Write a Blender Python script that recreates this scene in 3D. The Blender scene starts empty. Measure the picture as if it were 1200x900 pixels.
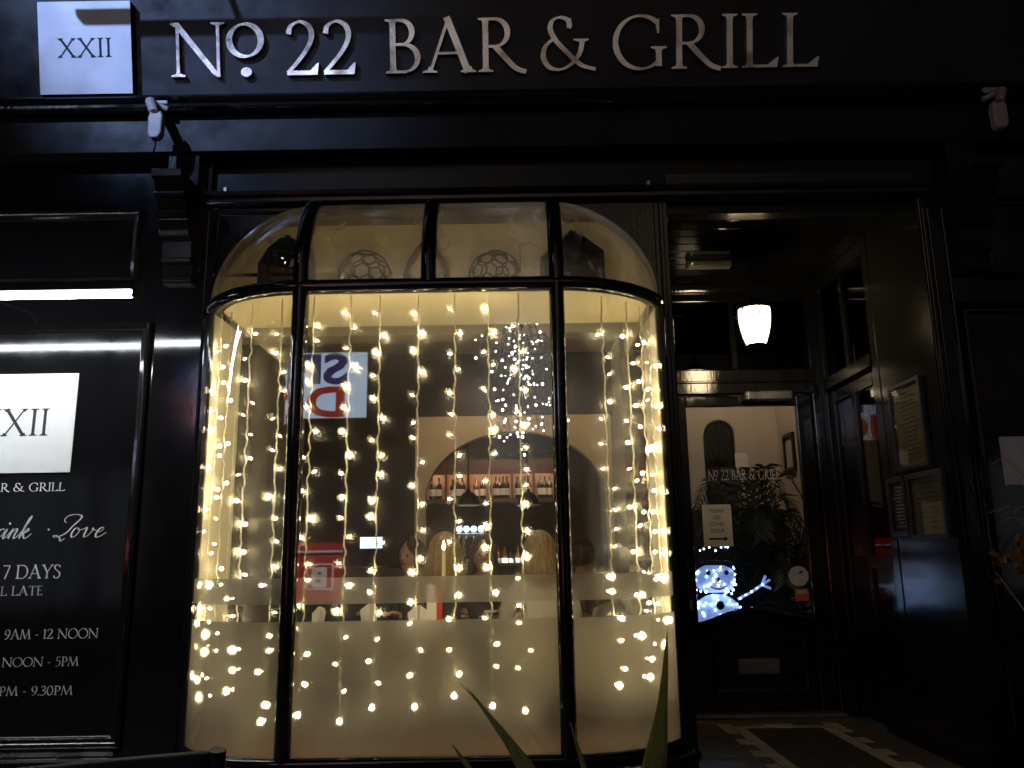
import bpy, bmesh, math, random
from mathutils import Vector, Matrix
random.seed(22)
PI = math.pi
scene = bpy.context.scene
col = scene.collection

# ------------------------------------------------------------------ camera, sky, lights, exposure
F, PITCH, ROLL, D, H = 970.0, math.radians(11.9), math.radians(0.9), 3.8, 1.15
cam = bpy.data.cameras.new('camera'); camo = bpy.data.objects.new('camera', cam); col.objects.link(camo)
cam.sensor_width = 36.0; cam.lens = F / 1200 * 36; cam.clip_start = 0.05; cam.clip_end = 2000
camo.matrix_world = Matrix.Translation((0, -D, H)) @ Matrix.Rotation(PI/2 + PITCH, 4, 'X') @ Matrix.Rotation(-ROLL, 4, 'Z')
scene.camera = camo

world = bpy.data.worlds.new('World'); scene.world = world; world.use_nodes = True
wn = world.node_tree; wn.nodes.clear()
sky = wn.nodes.new('ShaderNodeTexSky'); sky.sky_type = 'NISHITA'; sky.sun_disc = False
sky.sun_elevation = math.radians(-4); sky.sun_rotation = math.radians(215)
bg = wn.nodes.new('ShaderNodeBackground'); bg.inputs['Strength'].default_value = 0.15
wo = wn.nodes.new('ShaderNodeOutputWorld')
wn.links.new(sky.outputs[0], bg.inputs[0]); wn.links.new(bg.outputs[0], wo.inputs[0])

sun = bpy.data.lights.new('moon', 'SUN'); sun.energy = 0.012; sun.angle = math.radians(0.5); sun.color = (0.75, 0.83, 1.0)
suno = bpy.data.objects.new('moon', sun); col.objects.link(suno)
suno.rotation_euler = (math.radians(50), 0, math.radians(-35))

scene.view_settings.view_transform = 'Standard'; scene.view_settings.look = 'None'
scene.view_settings.exposure = 0.0; scene.view_settings.gamma = 1.0
scene.view_settings.use_curve_mapping = False
scene.render.engine = 'CYCLES'
cy = scene.cycles
cy.use_denoising = True; cy.use_light_tree = True; cy.max_bounces = 9; cy.transparent_max_bounces = 24
cy.transmission_bounces = 8; cy.glossy_bounces = 5; cy.diffuse_bounces = 4; cy.sample_clamp_indirect = 6.0
cy.caustics_reflective = False; cy.caustics_refractive = False

def at(px, py, Y):
    """the point of the plane y = Y seen at a pixel of the 1200 x 900 photograph -> (x, z)"""
    u = (px-600)/F; v = (450-py)/F
    c, s = math.cos(ROLL), math.sin(ROLL)
    x = u*c+v*s; y = -u*s+v*c
    dy = math.cos(PITCH)-y*math.sin(PITCH); dz = math.sin(PITCH)+y*math.cos(PITCH)
    t = (Y+D)/dy
    return x*t, H+dz*t

# ------------------------------------------------------------------ materials
MATS = {}
def nt(m):
    m.use_nodes = True; n = m.node_tree; n.nodes.clear()
    o = n.nodes.new('ShaderNodeOutputMaterial'); return n, o
def pbr(name, colr, rough=0.5, metal=0.0, spec=0.5, noise=0.0, nscale=20.0, bump=0.0, bscale=40.0, rvar=0.0,
        coat=0.0, emit=None, estr=0.0, stretch=(1, 1, 1), sub=0.0, second=None):
    m = bpy.data.materials.new(name); n, o = nt(m)
    b = n.nodes.new('ShaderNodeBsdfPrincipled'); n.links.new(b.outputs[0], o.inputs[0])
    b.inputs['Base Color'].default_value = (*colr, 1); b.inputs['Roughness'].default_value = rough
    b.inputs['Metallic'].default_value = metal; b.inputs['Specular IOR Level'].default_value = spec
    b.inputs['Coat Weight'].default_value = coat; b.inputs['Coat Roughness'].default_value = 0.06
    if emit: b.inputs['Emission Color'].default_value = (*emit, 1); b.inputs['Emission Strength'].default_value = estr
    tc = n.nodes.new('ShaderNodeTexCoord'); mp = n.nodes.new('ShaderNodeMapping')
    mp.inputs['Scale'].default_value = stretch
    n.links.new(tc.outputs['Object'], mp.inputs[0])
    def nz(sc, det=5):
        t = n.nodes.new('ShaderNodeTexNoise'); t.inputs['Scale'].default_value = sc; t.inputs['Detail'].default_value = det
        n.links.new(mp.outputs[0], t.inputs['Vector']); return t
    if noise:
        t = nz(nscale); r = n.nodes.new('ShaderNodeValToRGB')
        r.color_ramp.elements[0].position = 0.35; r.color_ramp.elements[1].position = 0.68
        c2 = second or tuple(max(0, c*(1-noise)) for c in colr)
        r.color_ramp.elements[0].color = (*c2, 1); r.color_ramp.elements[1].color = (*colr, 1)
        n.links.new(t.outputs[0], r.inputs[0]); n.links.new(r.outputs[0], b.inputs['Base Color'])
    if rvar:
        t = nz(7.0, 8); mr = n.nodes.new('ShaderNodeMapRange')
        mr.inputs['From Min'].default_value = 0.3; mr.inputs['From Max'].default_value = 0.7
        mr.inputs['To Min'].default_value = max(0.02, rough-rvar); mr.inputs['To Max'].default_value = rough+rvar
        n.links.new(t.outputs[0], mr.inputs[0]); n.links.new(mr.outputs[0], b.inputs['Roughness'])
    if bump:
        t = nz(bscale); bp = n.nodes.new('ShaderNodeBump'); bp.inputs['Strength'].default_value = bump
        bp.inputs['Distance'].default_value = 0.01
        n.links.new(t.outputs[0], bp.inputs['Height']); n.links.new(bp.outputs[0], b.inputs['Normal'])
    MATS[name] = m; return m
def emis(name, colr, s):
    m = bpy.data.materials.new(name); n, o = nt(m); e = n.nodes.new('ShaderNodeEmission')
    e.inputs[0].default_value = (*colr, 1); e.inputs[1].default_value = s
    n.links.new(e.outputs[0], o.inputs[0]); MATS[name] = m; return m
def glassy(name, tint=(0.97, 0.98, 0.96), haze=0.0, rough=0.0, gain=1.6, cap=0.8):
    """a thin pane: what is behind shows through, the street mirrors on it, haze adds a scatter lobe that imitates camera bloom"""
    m = bpy.data.materials.new(name); n, o = nt(m)
    tr = n.nodes.new('ShaderNodeBsdfTransparent'); tr.inputs[0].default_value = (*tint, 1)
    g = n.nodes.new('ShaderNodeBsdfGlossy'); g.inputs['Roughness'].default_value = rough
    f = n.nodes.new('ShaderNodeFresnel'); f.inputs[0].default_value = 1.5
    mu = n.nodes.new('ShaderNodeMath'); mu.operation = 'MULTIPLY'; mu.inputs[1].default_value = gain
    mn_ = n.nodes.new('ShaderNodeMath'); mn_.operation = 'MINIMUM'; mn_.inputs[1].default_value = cap
    ge = n.nodes.new('ShaderNodeNewGeometry'); fb = n.nodes.new('ShaderNodeMath'); fb.operation = 'SUBTRACT'; fb.inputs[0].default_value = 1.0
    n.links.new(ge.outputs['Backfacing'], fb.inputs[1])       # the pane mirrors once, on the face towards the viewer
    fm = n.nodes.new('ShaderNodeMath'); fm.operation = 'MULTIPLY'; n.links.new(f.outputs[0], fm.inputs[0]); n.links.new(fb.outputs[0], fm.inputs[1])
    n.links.new(fm.outputs[0], mu.inputs[0]); n.links.new(mu.outputs[0], mn_.inputs[0])
    mx = n.nodes.new('ShaderNodeMixShader'); n.links.new(mn_.outputs[0], mx.inputs[0])
    first = tr.outputs[0]
    if haze:
        rf = n.nodes.new('ShaderNodeBsdfRefraction'); rf.inputs['IOR'].default_value = 1.5; rf.inputs['Roughness'].default_value = 0.62  # wide scatter put in for bloom-like halos round the bulbs
        h = n.nodes.new('ShaderNodeMixShader'); smear(n, h.inputs[0], haze*0.55, haze*1.35)
        n.links.new(tr.outputs[0], h.inputs[1]); n.links.new(rf.outputs[0], h.inputs[2]); first = h.outputs[0]
    n.links.new(first, mx.inputs[1]); n.links.new(g.outputs[0], mx.inputs[2])
    n.links.new(mx.outputs[0], o.inputs[0]); MATS[name] = m; return m
def smear(n, sock, lo, hi, sc=5.0):
    """streaky wiped-on grime drives a factor between lo and hi"""
    tc = n.nodes.new('ShaderNodeTexCoord'); mp = n.nodes.new('ShaderNodeMapping'); mp.inputs['Scale'].default_value = (1.0, 1.0, 0.45); mp.inputs['Rotation'].default_value = (0, 0.3, 0)
    t = n.nodes.new('ShaderNodeTexNoise'); t.inputs['Scale'].default_value = sc; t.inputs['Detail'].default_value = 7; t.inputs['Distortion'].default_value = 0.6
    r = n.nodes.new('ShaderNodeMapRange'); r.inputs['From Min'].default_value = 0.32; r.inputs['From Max'].default_value = 0.68
    r.inputs['To Min'].default_value = lo; r.inputs['To Max'].default_value = hi
    n.links.new(tc.outputs['Object'], mp.inputs[0]); n.links.new(mp.outputs[0], t.inputs['Vector']); n.links.new(t.outputs[0], r.inputs[0]); n.links.new(r.outputs[0], sock)
def frosted(name, clear=0.0):
    m = bpy.data.materials.new(name); n, o = nt(m)
    t = n.nodes.new('ShaderNodeBsdfTranslucent'); t.inputs[0].default_value = (0.35, 0.345, 0.34, 1)
    rf = n.nodes.new('ShaderNodeBsdfRefraction'); rf.inputs['IOR'].default_value = 1.45; rf.inputs['Roughness'].default_value = 0.46
    rf.inputs[0].default_value = (0.95, 0.94, 0.9, 1)
    d = n.nodes.new('ShaderNodeBsdfDiffuse'); d.inputs[0].default_value = (0.55, 0.55, 0.54, 1)
    a = n.nodes.new('ShaderNodeMixShader'); smear(n, a.inputs[0], 0.62, 0.76, 4.0)
    b = n.nodes.new('ShaderNodeMixShader'); b.inputs[0].default_value = 0.18
    n.links.new(t.outputs[0], a.inputs[1]); n.links.new(rf.outputs[0], a.inputs[2])
    n.links.new(a.outputs[0], b.inputs[1]); n.links.new(d.outputs[0], b.inputs[2])
    tr = n.nodes.new('ShaderNodeBsdfTransparent'); c = n.nodes.new('ShaderNodeMixShader'); smear(n, c.inputs[0], clear*0.85, clear*1.15, 9.0)
    n.links.new(b.outputs[0], c.inputs[1]); n.links.new(tr.outputs[0], c.inputs[2])
    n.links.new(c.outputs[0], o.inputs[0]); MATS[name] = m; return m
def planks(name, colr, c2, rough):
    return pbr(name, colr, rough, noise=1, second=c2, nscale=3, stretch=(1, 12, 12), bump=0.1, bscale=8)

pbr('black_paint', (0.008, 0.008, 0.0085), 0.10, rvar=0.05, bump=0.07, bscale=40, stretch=(1.6, 1.6, 0.5), spec=0.5)
pbr('black_panel', (0.006, 0.006, 0.007), 0.095, rvar=0.03, bump=0.010, bscale=30, spec=0.5)
pbr('fascia_paint', (0.022, 0.023, 0.027), 0.36, rvar=0.12, bump=0.10, bscale=14, noise=0.5, nscale=3.5, spec=0.25)
pbr('satin_black', (0.009, 0.009, 0.009), 0.17, rvar=0.02, bump=0.02, bscale=12, spec=0.20)
pbr('dull_black', (0.008, 0.008, 0.008), 0.5, rvar=0.1, bump=0.1, spec=0.2)
pbr('band_paint', (0.016, 0.015, 0.015), 0.5, spec=0.12, rvar=0.1, bump=0.1, bscale=12, noise=0.4, nscale=5)
pbr('letter_steel', (0.78, 0.78, 0.79), 0.20, metal=0.90, rvar=0.12, noise=0.75, nscale=8, second=(0.28, 0.25, 0.235), bump=0.04, bscale=30)  # darker noise tone paints in patchy mirror reflections
MATS['letter_steel'].node_tree.nodes['Color Ramp'].color_ramp.elements[0].position = 0.30
MATS['letter_steel'].node_tree.nodes['Color Ramp'].color_ramp.elements[1].position = 0.56
pbr('plaque_face', (0.72, 0.73, 0.76), 0.45, metal=0.0, noise=0.22, nscale=6, bump=0.05)
pbr('plaque_dark', (0.008, 0.008, 0.010), 0.6, spec=0.2)
pbr('white_board', (0.84, 0.84, 0.82), 0.35, noise=0.04)
pbr('vinyl_white', (0.75, 0.75, 0.75), 0.45)
pbr('vinyl_grey', (0.60, 0.60, 0.60), 0.45)
pbr('ink', (0.02, 0.02, 0.02), 0.6)
pbr('cream_paint', (0.76, 0.68, 0.46), 0.55, noise=0.08, nscale=6)
pbr('jamb_paint', (0.90, 0.85, 0.70), 0.5, noise=0.06)
pbr('tan_wall', (0.52, 0.40, 0.26), 0.7, noise=0.1, nscale=4, bump=0.05)
pbr('brown_wall', (0.085, 0.068, 0.052), 0.6, noise=0.25, nscale=3, bump=0.05)
pbr('dark_wall', (0.028, 0.025, 0.024), 0.6, noise=0.3, nscale=4)
pbr('ceiling_cream', (0.50, 0.44, 0.33), 0.7, noise=0.06)
planks('floor_wood', (0.10, 0.055, 0.03), (0.05, 0.028, 0.016), 0.4)
planks('table_wood', (0.16, 0.09, 0.05), (0.08, 0.045, 0.025), 0.35)
pbr('hall_cream', (0.55, 0.46, 0.37), 0.7, noise=0.1, nscale=3)
pbr('grey_plastic', (0.42, 0.36, 0.33), 0.5, noise=0.35, nscale=14)
pbr('steel', (0.55, 0.54, 0.52), 0.28, metal=1, rvar=0.1)
pbr('dull_steel', (0.30, 0.29, 0.27), 0.45, metal=0.8, noise=0.4, nscale=10)
pbr('brass', (0.65, 0.48, 0.22), 0.3, metal=1, rvar=0.1)
pbr('dark_iron', (0.03, 0.03, 0.03), 0.4, metal=0.5)
pbr('wire_clear', (0.96, 0.92, 0.72), 0.5, spec=0.6)
pbr('paper', (0.82, 0.80, 0.72), 0.8, noise=0.06)
pbr('notice_paper', (0.62, 0.60, 0.62), 0.7, noise=0.12, nscale=9)
pbr('orange_paper', (0.55, 0.12, 0.04), 0.6)
pbr('tile_brown', (0.17, 0.135, 0.10), 0.38, noise=0.4, nscale=9, rvar=0.1, bump=0.1)
pbr('tile_dark', (0.095, 0.078, 0.062), 0.38, noise=0.4, nscale=9, rvar=0.1, bump=0.1)
pbr('tile_cream', (0.66, 0.58, 0.44), 0.40, noise=0.35, nscale=12, rvar=0.1, bump=0.1)
pbr('mortar', (0.035, 0.032, 0.028), 0.9)
pbr('slab_grey', (0.16, 0.155, 0.145), 0.8, noise=0.35, nscale=5, bump=0.2)
pbr('asphalt', (0.045, 0.045, 0.047), 0.75, noise=0.4, nscale=60, bump=0.4, bscale=200)
pbr('kerb_stone', (0.22, 0.21, 0.20), 0.8, noise=0.3, bump=0.2)
pbr('stone_wall', (0.36, 0.31, 0.26), 0.85, noise=0.45, nscale=2.5, bump=0.3, bscale=12)
pbr('slate', (0.05, 0.05, 0.06), 0.7)
pbr('leaf_sword', (0.24, 0.27, 0.10), 0.42, noise=0.55, nscale=5, stretch=(14, 14, 0.6), second=(0.11, 0.13, 0.045))
pbr('leaf_dark', (0.022, 0.036, 0.018), 0.5, noise=0.5, nscale=9)
pbr('leaf_dry', (0.26, 0.13, 0.03), 0.7, noise=0.6, nscale=12)
pbr('straw', (0.34, 0.30, 0.20), 0.7)
pbr('planter_black', (0.02, 0.02, 0.02), 0.55, bump=0.1)
pbr('soil', (0.03, 0.02, 0.014), 0.95, bump=0.4)
pbr('sling_black', (0.016, 0.016, 0.017), 0.75, bump=0.3, bscale=400)
pbr('skin', (0.52, 0.30, 0.21), 0.5)
pbr('shirt_white', (0.62, 0.58, 0.52), 0.8, noise=0.1)
pbr('shirt_black', (0.02, 0.02, 0.022), 0.8)
pbr('shirt_brown', (0.10, 0.06, 0.045), 0.8)
pbr('hair_blond', (0.36, 0.25, 0.12), 0.45, noise=0.5, nscale=40, stretch=(3, 3, 0.4), bump=0.4, bscale=60)
pbr('hair_dark', (0.045, 0.028, 0.018), 0.4, noise=0.4, nscale=40, stretch=(3, 3, 0.4), bump=0.4, bscale=60)
pbr('hair_fair', (0.30, 0.19, 0.09), 0.45, noise=0.5, nscale=40, stretch=(3, 3, 0.4), bump=0.4, bscale=60)
pbr('seat_cream', (0.45, 0.40, 0.32), 0.75, bump=0.1)
pbr('china', (0.8, 0.8, 0.78), 0.15)
pbr('candle_wax', (0.80, 0.70, 0.45), 0.5)
pbr('bottle_dark', (0.02, 0.03, 0.02), 0.08, spec=0.7)
pbr('bottle_amber', (0.20, 0.08, 0.02), 0.1, spec=0.7)
pbr('bottle_label', (0.75, 0.72, 0.66), 0.6)
pbr('shelf_wood', (0.19, 0.09, 0.06), 0.5, noise=0.3)
pbr('bar_dark', (0.03, 0.024, 0.02), 0.35, noise=0.3)
pbr('bar_back', (0.11, 0.11, 0.095), 0.5, noise=0.3)
pbr('pendant_dark', (0.05, 0.05, 0.05), 0.25, metal=0.7)
pbr('lantern_metal', (0.02, 0.018, 0.016), 0.35, metal=0.4)
pbr('geo_metal', (0.060, 0.050, 0.040), 0.4, metal=0.6)
pbr('twig', (0.03, 0.026, 0.022), 0.7)
pbr('acrylic', (0.70, 0.80, 0.95), 0.25, emit=(0.20, 0.36, 1.0), estr=0.55, noise=0.25, nscale=60, bump=0.6, bscale=60)
pbr('red_face', (0.55, 0.03, 0.02), 0.5)
pbr('sticker_grey', (0.60, 0.60, 0.62), 0.6, noise=0.15)
pbr('menu_print', (0.15, 0.13, 0.10), 0.6, noise=0.35, nscale=16)
pbr('frame_grey', (0.028, 0.026, 0.023), 0.35)
pbr('white_plastic', (0.24, 0.25, 0.20), 0.4)
pbr('mirror', (0.22, 0.2, 0.18), 0.08, metal=0.9)
pbr('jet', (0.006, 0.006, 0.006), 0.3)
pbr('smile_red', (0.6, 0.03, 0.04), 0.4)
glassy('window_glass', haze=0.085, gain=1.7, cap=0.30)
glassy('dome_glass', haze=0.24, gain=1.7, cap=0.30)
glassy('plain_glass', gain=1.7, cap=0.8)
glassy('dark_glass', tint=(0.32, 0.32, 0.34))
glassy('black_glass', tint=(0.03, 0.03, 0.035), gain=0.5)
frosted('frost_film', 0.06)
frosted('frost_band', 0.34)
def leafy(m, colr, fac):
    """lets light shine through a blade"""
    n = m.node_tree; b = n.nodes['Principled BSDF']; o = n.nodes['Material Output']; t = n.nodes.new('ShaderNodeBsdfTranslucent'); t.inputs[0].default_value = (*colr, 1)
    x = n.nodes.new('ShaderNodeMixShader'); x.inputs[0].default_value = fac
    n.links.new(b.outputs[0], x.inputs[1]); n.links.new(t.outputs[0], x.inputs[2]); n.links.new(x.outputs[0], o.inputs[0])
leafy(MATS['leaf_sword'], (0.42, 0.44, 0.16), 0.5)
emis('bulb_bright', (1.0, 0.78, 0.42), 122)
emis('bulb_mid', (1.0, 0.78, 0.42), 74)
emis('bulb_white', (0.95, 0.97, 1.0), 15)
emis('bulb_blue', (0.35, 0.55, 1.0), 10)
emis('bulb_ice', (0.62, 0.78, 1.0), 14)
emis('lamp_white', (0.90, 0.96, 1.0), 46)
emis('lantern_glow', (1.0, 0.76, 0.44), 40)
emis('flame', (1.0, 0.66, 0.30), 40)
emis('shelf_light', (1.0, 0.56, 0.38), 26)
emis('tap_glow', (0.55, 0.80, 1.0), 5)
emis('screen_glow', (0.55, 0.75, 1.0), 3.2)
emis('spot_glow', (1.0, 0.80, 0.58), 30)
emis('led_green', (0.25, 1.0, 0.1), 0.6)
emis('led_red', (1.0, 0.1, 0.05), 2)
emis('sign_face', (0.62, 0.78, 1.0), 6.5)
emis('sign_blue', (0.10, 0.08, 0.55), 1.6)
emis('sign_red', (0.95, 0.05, 0.04), 2.2)
emis('board_red', (0.9, 0.035, 0.02), 2.0)
emis('board_white', (1.0, 0.85, 0.8), 2.6)
emis('street_head', (0.72, 0.82, 1.0), 20)
emis('room_lit', (1.0, 0.72, 0.42), 0.35)
emis('shop_lit', (0.80, 0.88, 1.0), 0.20)

# ------------------------------------------------------------------ mesh helpers
class MB:
    def __init__(s): s.v = []; s.f = []; s.m = []
    def add(s, vs, fs, mi=0):
        o = len(s.v); s.v += [tuple(v) for v in vs]
        for f in fs: s.f.append([i+o for i in f]); s.m.append(mi)
        return s
    def box(s, x0, x1, y0, y1, z0, z1, mi=0):
        vs = [(x, y, z) for x in (x0, x1) for y in (y0, y1) for z in (z0, z1)]
        return s.add(vs, [(0,1,3,2), (4,6,7,5), (0,4,5,1), (2,3,7,6), (0,2,6,4), (1,5,7,3)], mi)
    def poly(s, pts, axis, d0, d1, mi=0):
        """prism: pts are 2-D in the plane across `axis`, extruded from d0 to d1"""
        n = len(pts)
        def P(a, b, d): return {'y': (a, d, b), 'x': (d, a, b), 'z': (a, b, d)}[axis]
        vs = [P(a, b, d0) for a, b in pts]+[P(a, b, d1) for a, b in pts]
        fs = [list(range(n)), list(range(2*n-1, n-1, -1))]+[(i, i+n, (i+1) % n+n, (i+1) % n) for i in range(n)]
        return s.add(vs, fs, mi)
    def strip(s, L, R, d0, d1, mi=0):
        """a brush stroke in the x,z plane between the sides L and R, y from d0 (front) to d1"""
        n = len(L)
        vs = [(a, d0, b) for a, b in L]+[(a, d0, b) for a, b in R]+[(a, d1, b) for a, b in L]+[(a, d1, b) for a, b in R]
        fs = []
        for i in range(n-1):
            fs += [(i, i+1, n+i+1, n+i), (2*n+i, 3*n+i, 3*n+i+1, 2*n+i+1), (i, 2*n+i, 2*n+i+1, i+1), (n+i, n+i+1, 3*n+i+1, 3*n+i)]
        fs += [(0, n, 3*n, 2*n), (n-1, 3*n-1, 4*n-1, 2*n-1)]
        return s.add(vs, fs, mi)
    def tube(s, pts, r, n=8, mi=0, cap=True):
        pts = [Vector(p) for p in pts]; rs = r if isinstance(r, (list, tuple)) else [r]*len(pts)
        o = len(s.v); up = Vector((0.31, 0.17, 0.94)); vs = []
        for i, p in enumerate(pts):
            t = (pts[min(i+1, len(pts)-1)]-pts[max(i-1, 0)]).normalized()
            a = t.cross(up)
            if a.length < 0.05: a = t.cross(Vector((1, 0, 0)))
            a.normalize(); b = t.cross(a)
            for k in range(n):
                w = 2*PI*k/n; vs.append(p+(a*math.cos(w)+b*math.sin(w))*rs[i])
        fs = [(i*n+k, i*n+(k+1) % n, (i+1)*n+(k+1) % n, (i+1)*n+k) for i in range(len(pts)-1) for k in range(n)]
        if cap: fs += [list(range(n-1, -1, -1)), [len(vs)-n+k for k in range(n)]]
        return s.add(vs, fs, mi)
    def lathe(s, prof, c=(0, 0, 0), n=16, axis='z', mi=0):
        vs = []
        for r, h in prof:
            for k in range(n):
                a = 2*PI*k/n; p = (r*math.cos(a), r*math.sin(a), h)
                if axis == 'y': p = (p[0], -p[2], p[1])
                if axis == 'x': p = (p[2], p[0], p[1])
                vs.append((p[0]+c[0], p[1]+c[1], p[2]+c[2]))
        m = len(prof)
        fs = [(i*n+k, i*n+(k+1) % n, (i+1)*n+(k+1) % n, (i+1)*n+k) for i in range(m-1) for k in range(n)]
        fs += [list(range(n-1, -1, -1)), [(m-1)*n+k for k in range(n)]]
        return s.add(vs, fs, mi)
    def ball(s, c, r, n=10, m=7, sc=(1, 1, 1), mi=0):
        vs = [(c[0]+r*sc[0]*math.sin(PI*j/m)*math.cos(2*PI*k/n), c[1]+r*sc[1]*math.sin(PI*j/m)*math.sin(2*PI*k/n), c[2]+r*sc[2]*math.cos(PI*j/m)) for j in range(1, m) for k in range(n)]
        vs += [(c[0], c[1], c[2]+r*sc[2]), (c[0], c[1], c[2]-r*sc[2])]
        fs = [(j*n+k, (j+1)*n+k, (j+1)*n+(k+1) % n, j*n+(k+1) % n) for j in range(m-2) for k in range(n)]
        T = len(vs)-2
        fs += [(T, k, (k+1) % n) for k in range(n)]+[(T+1, (m-2)*n+(k+1) % n, (m-2)*n+k) for k in range(n)]
        return s.add(vs, fs, mi)
    def grid(s, rows, close=False, mi=0):
        m = len(rows[0]); vs = [p for r in rows for p in r]
        fs = [(i*m+k, i*m+k+1, (i+1)*m+k+1, (i+1)*m+k) for i in range(len(rows)-1) for k in range(m-1)]
        if close: fs += [(i*m+m-1, i*m, (i+1)*m, (i+1)*m+m-1) for i in range(len(rows)-1)]
        return s.add(vs, fs, mi)
    def mesh(s, name, mats, smooth=None):
        me = bpy.data.meshes.new(name); me.from_pydata(s.v, [], s.f)
        bm = bmesh.new(); bm.from_mesh(me); bmesh.ops.recalc_face_normals(bm, faces=bm.faces); bm.to_mesh(me); bm.free()
        for m in (mats if isinstance(mats, (list, tuple)) else [mats]): me.materials.append(MATS[m])
        if any(s.m): me.polygons.foreach_set('material_index', s.m)
        if smooth is not None:
            me.polygons.foreach_set('use_smooth', [True]*len(me.polygons))
            if smooth < 179: me.set_sharp_from_angle(angle=math.radians(smooth))
        me.update(); return me
    def build(s, name, mats, parent=None, smooth=None, bevel=0.0):
        o = bpy.data.objects.new(name, s.mesh(name, mats, smooth)); col.objects.link(o)
        if parent: o.parent = parent
        if bevel:
            b = o.modifiers.new('bevel', 'BEVEL'); b.width = bevel; b.segments = 2; b.limit_method = 'ANGLE'; b.angle_limit = math.radians(40)
        return o
def tag(o, label, cat, group=None, kind=None):
    if label: o['label'] = label
    if cat: o['category'] = cat
    if group: o['group'] = group
    if kind: o['kind'] = kind
    return o
def thing(name, label, cat, loc=(0, 0, 0), rz=0.0, group=None):
    o = bpy.data.objects.new(name, None); col.objects.link(o); o.empty_display_size = 0.1
    o.location = loc; o.rotation_euler = (0, 0, rz); return tag(o, label, cat, group)
def struct(o): o['kind'] = 'structure'; return o
def copy_tree(o, parent=None):
    c = o.copy(); col.objects.link(c); c.parent = parent
    for ch in list(o.children): copy_tree(ch, c)
    return c
def link(name, me, parent=None, loc=(0, 0, 0), rot=(0, 0, 0), sc=(1, 1, 1)):
    o = bpy.data.objects.new(name, me); col.objects.link(o); o.parent = parent
    o.location = loc; o.rotation_euler = rot; o.scale = sc; return o
def catmull(P, n=8):
    Q = [P[0]]+list(P)+[P[-1]]; out = []
    for i in range(1, len(Q)-2):
        a, b, c, d = [Vector(q) for q in Q[i-1:i+3]]
        for k in range(n):
            t = k/n
            out.append(0.5*((2*b)+(c-a)*t+(2*a-5*b+4*c-d)*t*t+(3*b-a-3*c+d)*t**3))
    out.append(Vector(P[-1])); return [tuple(p) for p in out]
def sweep(mb, path, prof, mi=0):
    """path: 2-D plan points, street on the right hand side's outside; prof: closed list of (outward, z)"""
    rows = []
    for i, p in enumerate(path):
        a = path[max(i-1, 0)]; b = path[min(i+1, len(path)-1)]
        tx, ty = b[0]-a[0], b[1]-a[1]; l = math.hypot(tx, ty); nx, ny = ty/l, -tx/l
        rows.append([(p[0]+nx*u, p[1]+ny*u, z) for u, z in prof])
    mb.grid(rows, close=True, mi=mi)
    n = len(prof); o = len(mb.v)-n*len(rows)
    mb.f.append([o+k for k in range(n)]); mb.m.append(mi)
    mb.f.append([o+n*(len(rows)-1)+k for k in range(n)][::-1]); mb.m.append(mi)
    return mb
def frame(mb, x0, x1, z0, z1, prof, Y=0.0):
    """mitred moulding round a rectangle in the x,z plane; prof = (inset from the outer edge, y)"""
    rows = []
    for u, y in prof:
        rows.append([(x0+u, Y+y, z0+u), (x1-u, Y+y, z0+u), (x1-u, Y+y, z1-u), (x0+u, Y+y, z1-u)])
    mb.grid(rows, close=True); return mb
MOULD = [(0, 0.004), (0, -0.022), (0.010, -0.030), (0.020, -0.024), (0.030, -0.010), (0.042, -0.014), (0.050, -0.006), (0.052, 0.004)]
def hrail(mb, x0, x1, prof):
    """a moulding along x; prof = closed list of (y, z)"""
    mb.poly(prof, 'x', x0, x1); return mb

# ------------------------------------------------------------------ roman lettering drawn as pen strokes
TH, TN = 0.104, 0.042
def pen(P, w=None, nib=14):
    """sides of a stroke; w None = width follows the pen's direction"""
    n = len(P); L, R = [], []
    for i, p in enumerate(P):
        a = P[max(i-1, 0)]; b = P[min(i+1, n-1)]
        tx, ty = b[0]-a[0], b[1]-a[1]; l = math.hypot(tx, ty) or 1e-6; tx /= l; ty /= l
        if w is None:
            s = abs(math.sin(math.atan2(ty, tx)-math.radians(nib))); ww = TN+(TH-TN)*s**1.3
        elif isinstance(w, (list, tuple)): ww = w[0]+(w[1]-w[0])*i/(n-1)
        else: ww = w
        L.append((p[0]-ty*ww/2, p[1]+tx*ww/2)); R.append((p[0]+ty*ww/2, p[1]-tx*ww/2))
    return ('s', L, R)
def serif(x, y, w, up, sw=TH):
    d = 1 if up else -1
    return ('p', [(x-w/2, y), (x+w/2, y), (x+w/2, y+0.028*d), (x+sw*0.62, y+0.055*d), (x+sw/2, y+0.11*d), (x-sw/2, y+0.11*d), (x-sw*0.62, y+0.055*d), (x-w/2, y+0.028*d)])
def stem(x, y0=0.0, y1=1.0, w=TH, s='tb', sw=0.27):
    o = [pen([(x, y0+0.004), (x, y1-0.004)], w)]
    if 'b' in s: o.append(serif(x, y0, sw, True, w))
    if 't' in s: o.append(serif(x, y1, sw, False, w))
    return o
def arc(cx, cy_, rx, ry, a0, a1, n=22):
    return [(cx+rx*math.cos(math.radians(a0+(a1-a0)*i/n)), cy_+ry*math.sin(math.radians(a0+(a1-a0)*i/n))) for i in range(n+1)]
def bowl(x, yt, yb, xr, w=None):
    ry = (yt-yb)/2; c = (yt+yb)/2; xm = x+(xr-x)*0.42
    return pen([(x, yt), (xm*0.5+x*0.5, yt)]+arc(xm, c, xr-xm, ry, 90, -90)+[(xm*0.5+x*0.5, yb), (x, yb)], w)
def dot(x, y, r): return ('p', arc(x, y, r, r, 0, 360*15/16, 15))
def tick(x0, x1, y0, y1): return ('p', [(x0, y0), (x1-0.03, y0), (x1, y1), (x1-0.045, y1-0.02), (x0+0.02, y0+0.05)])
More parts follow.
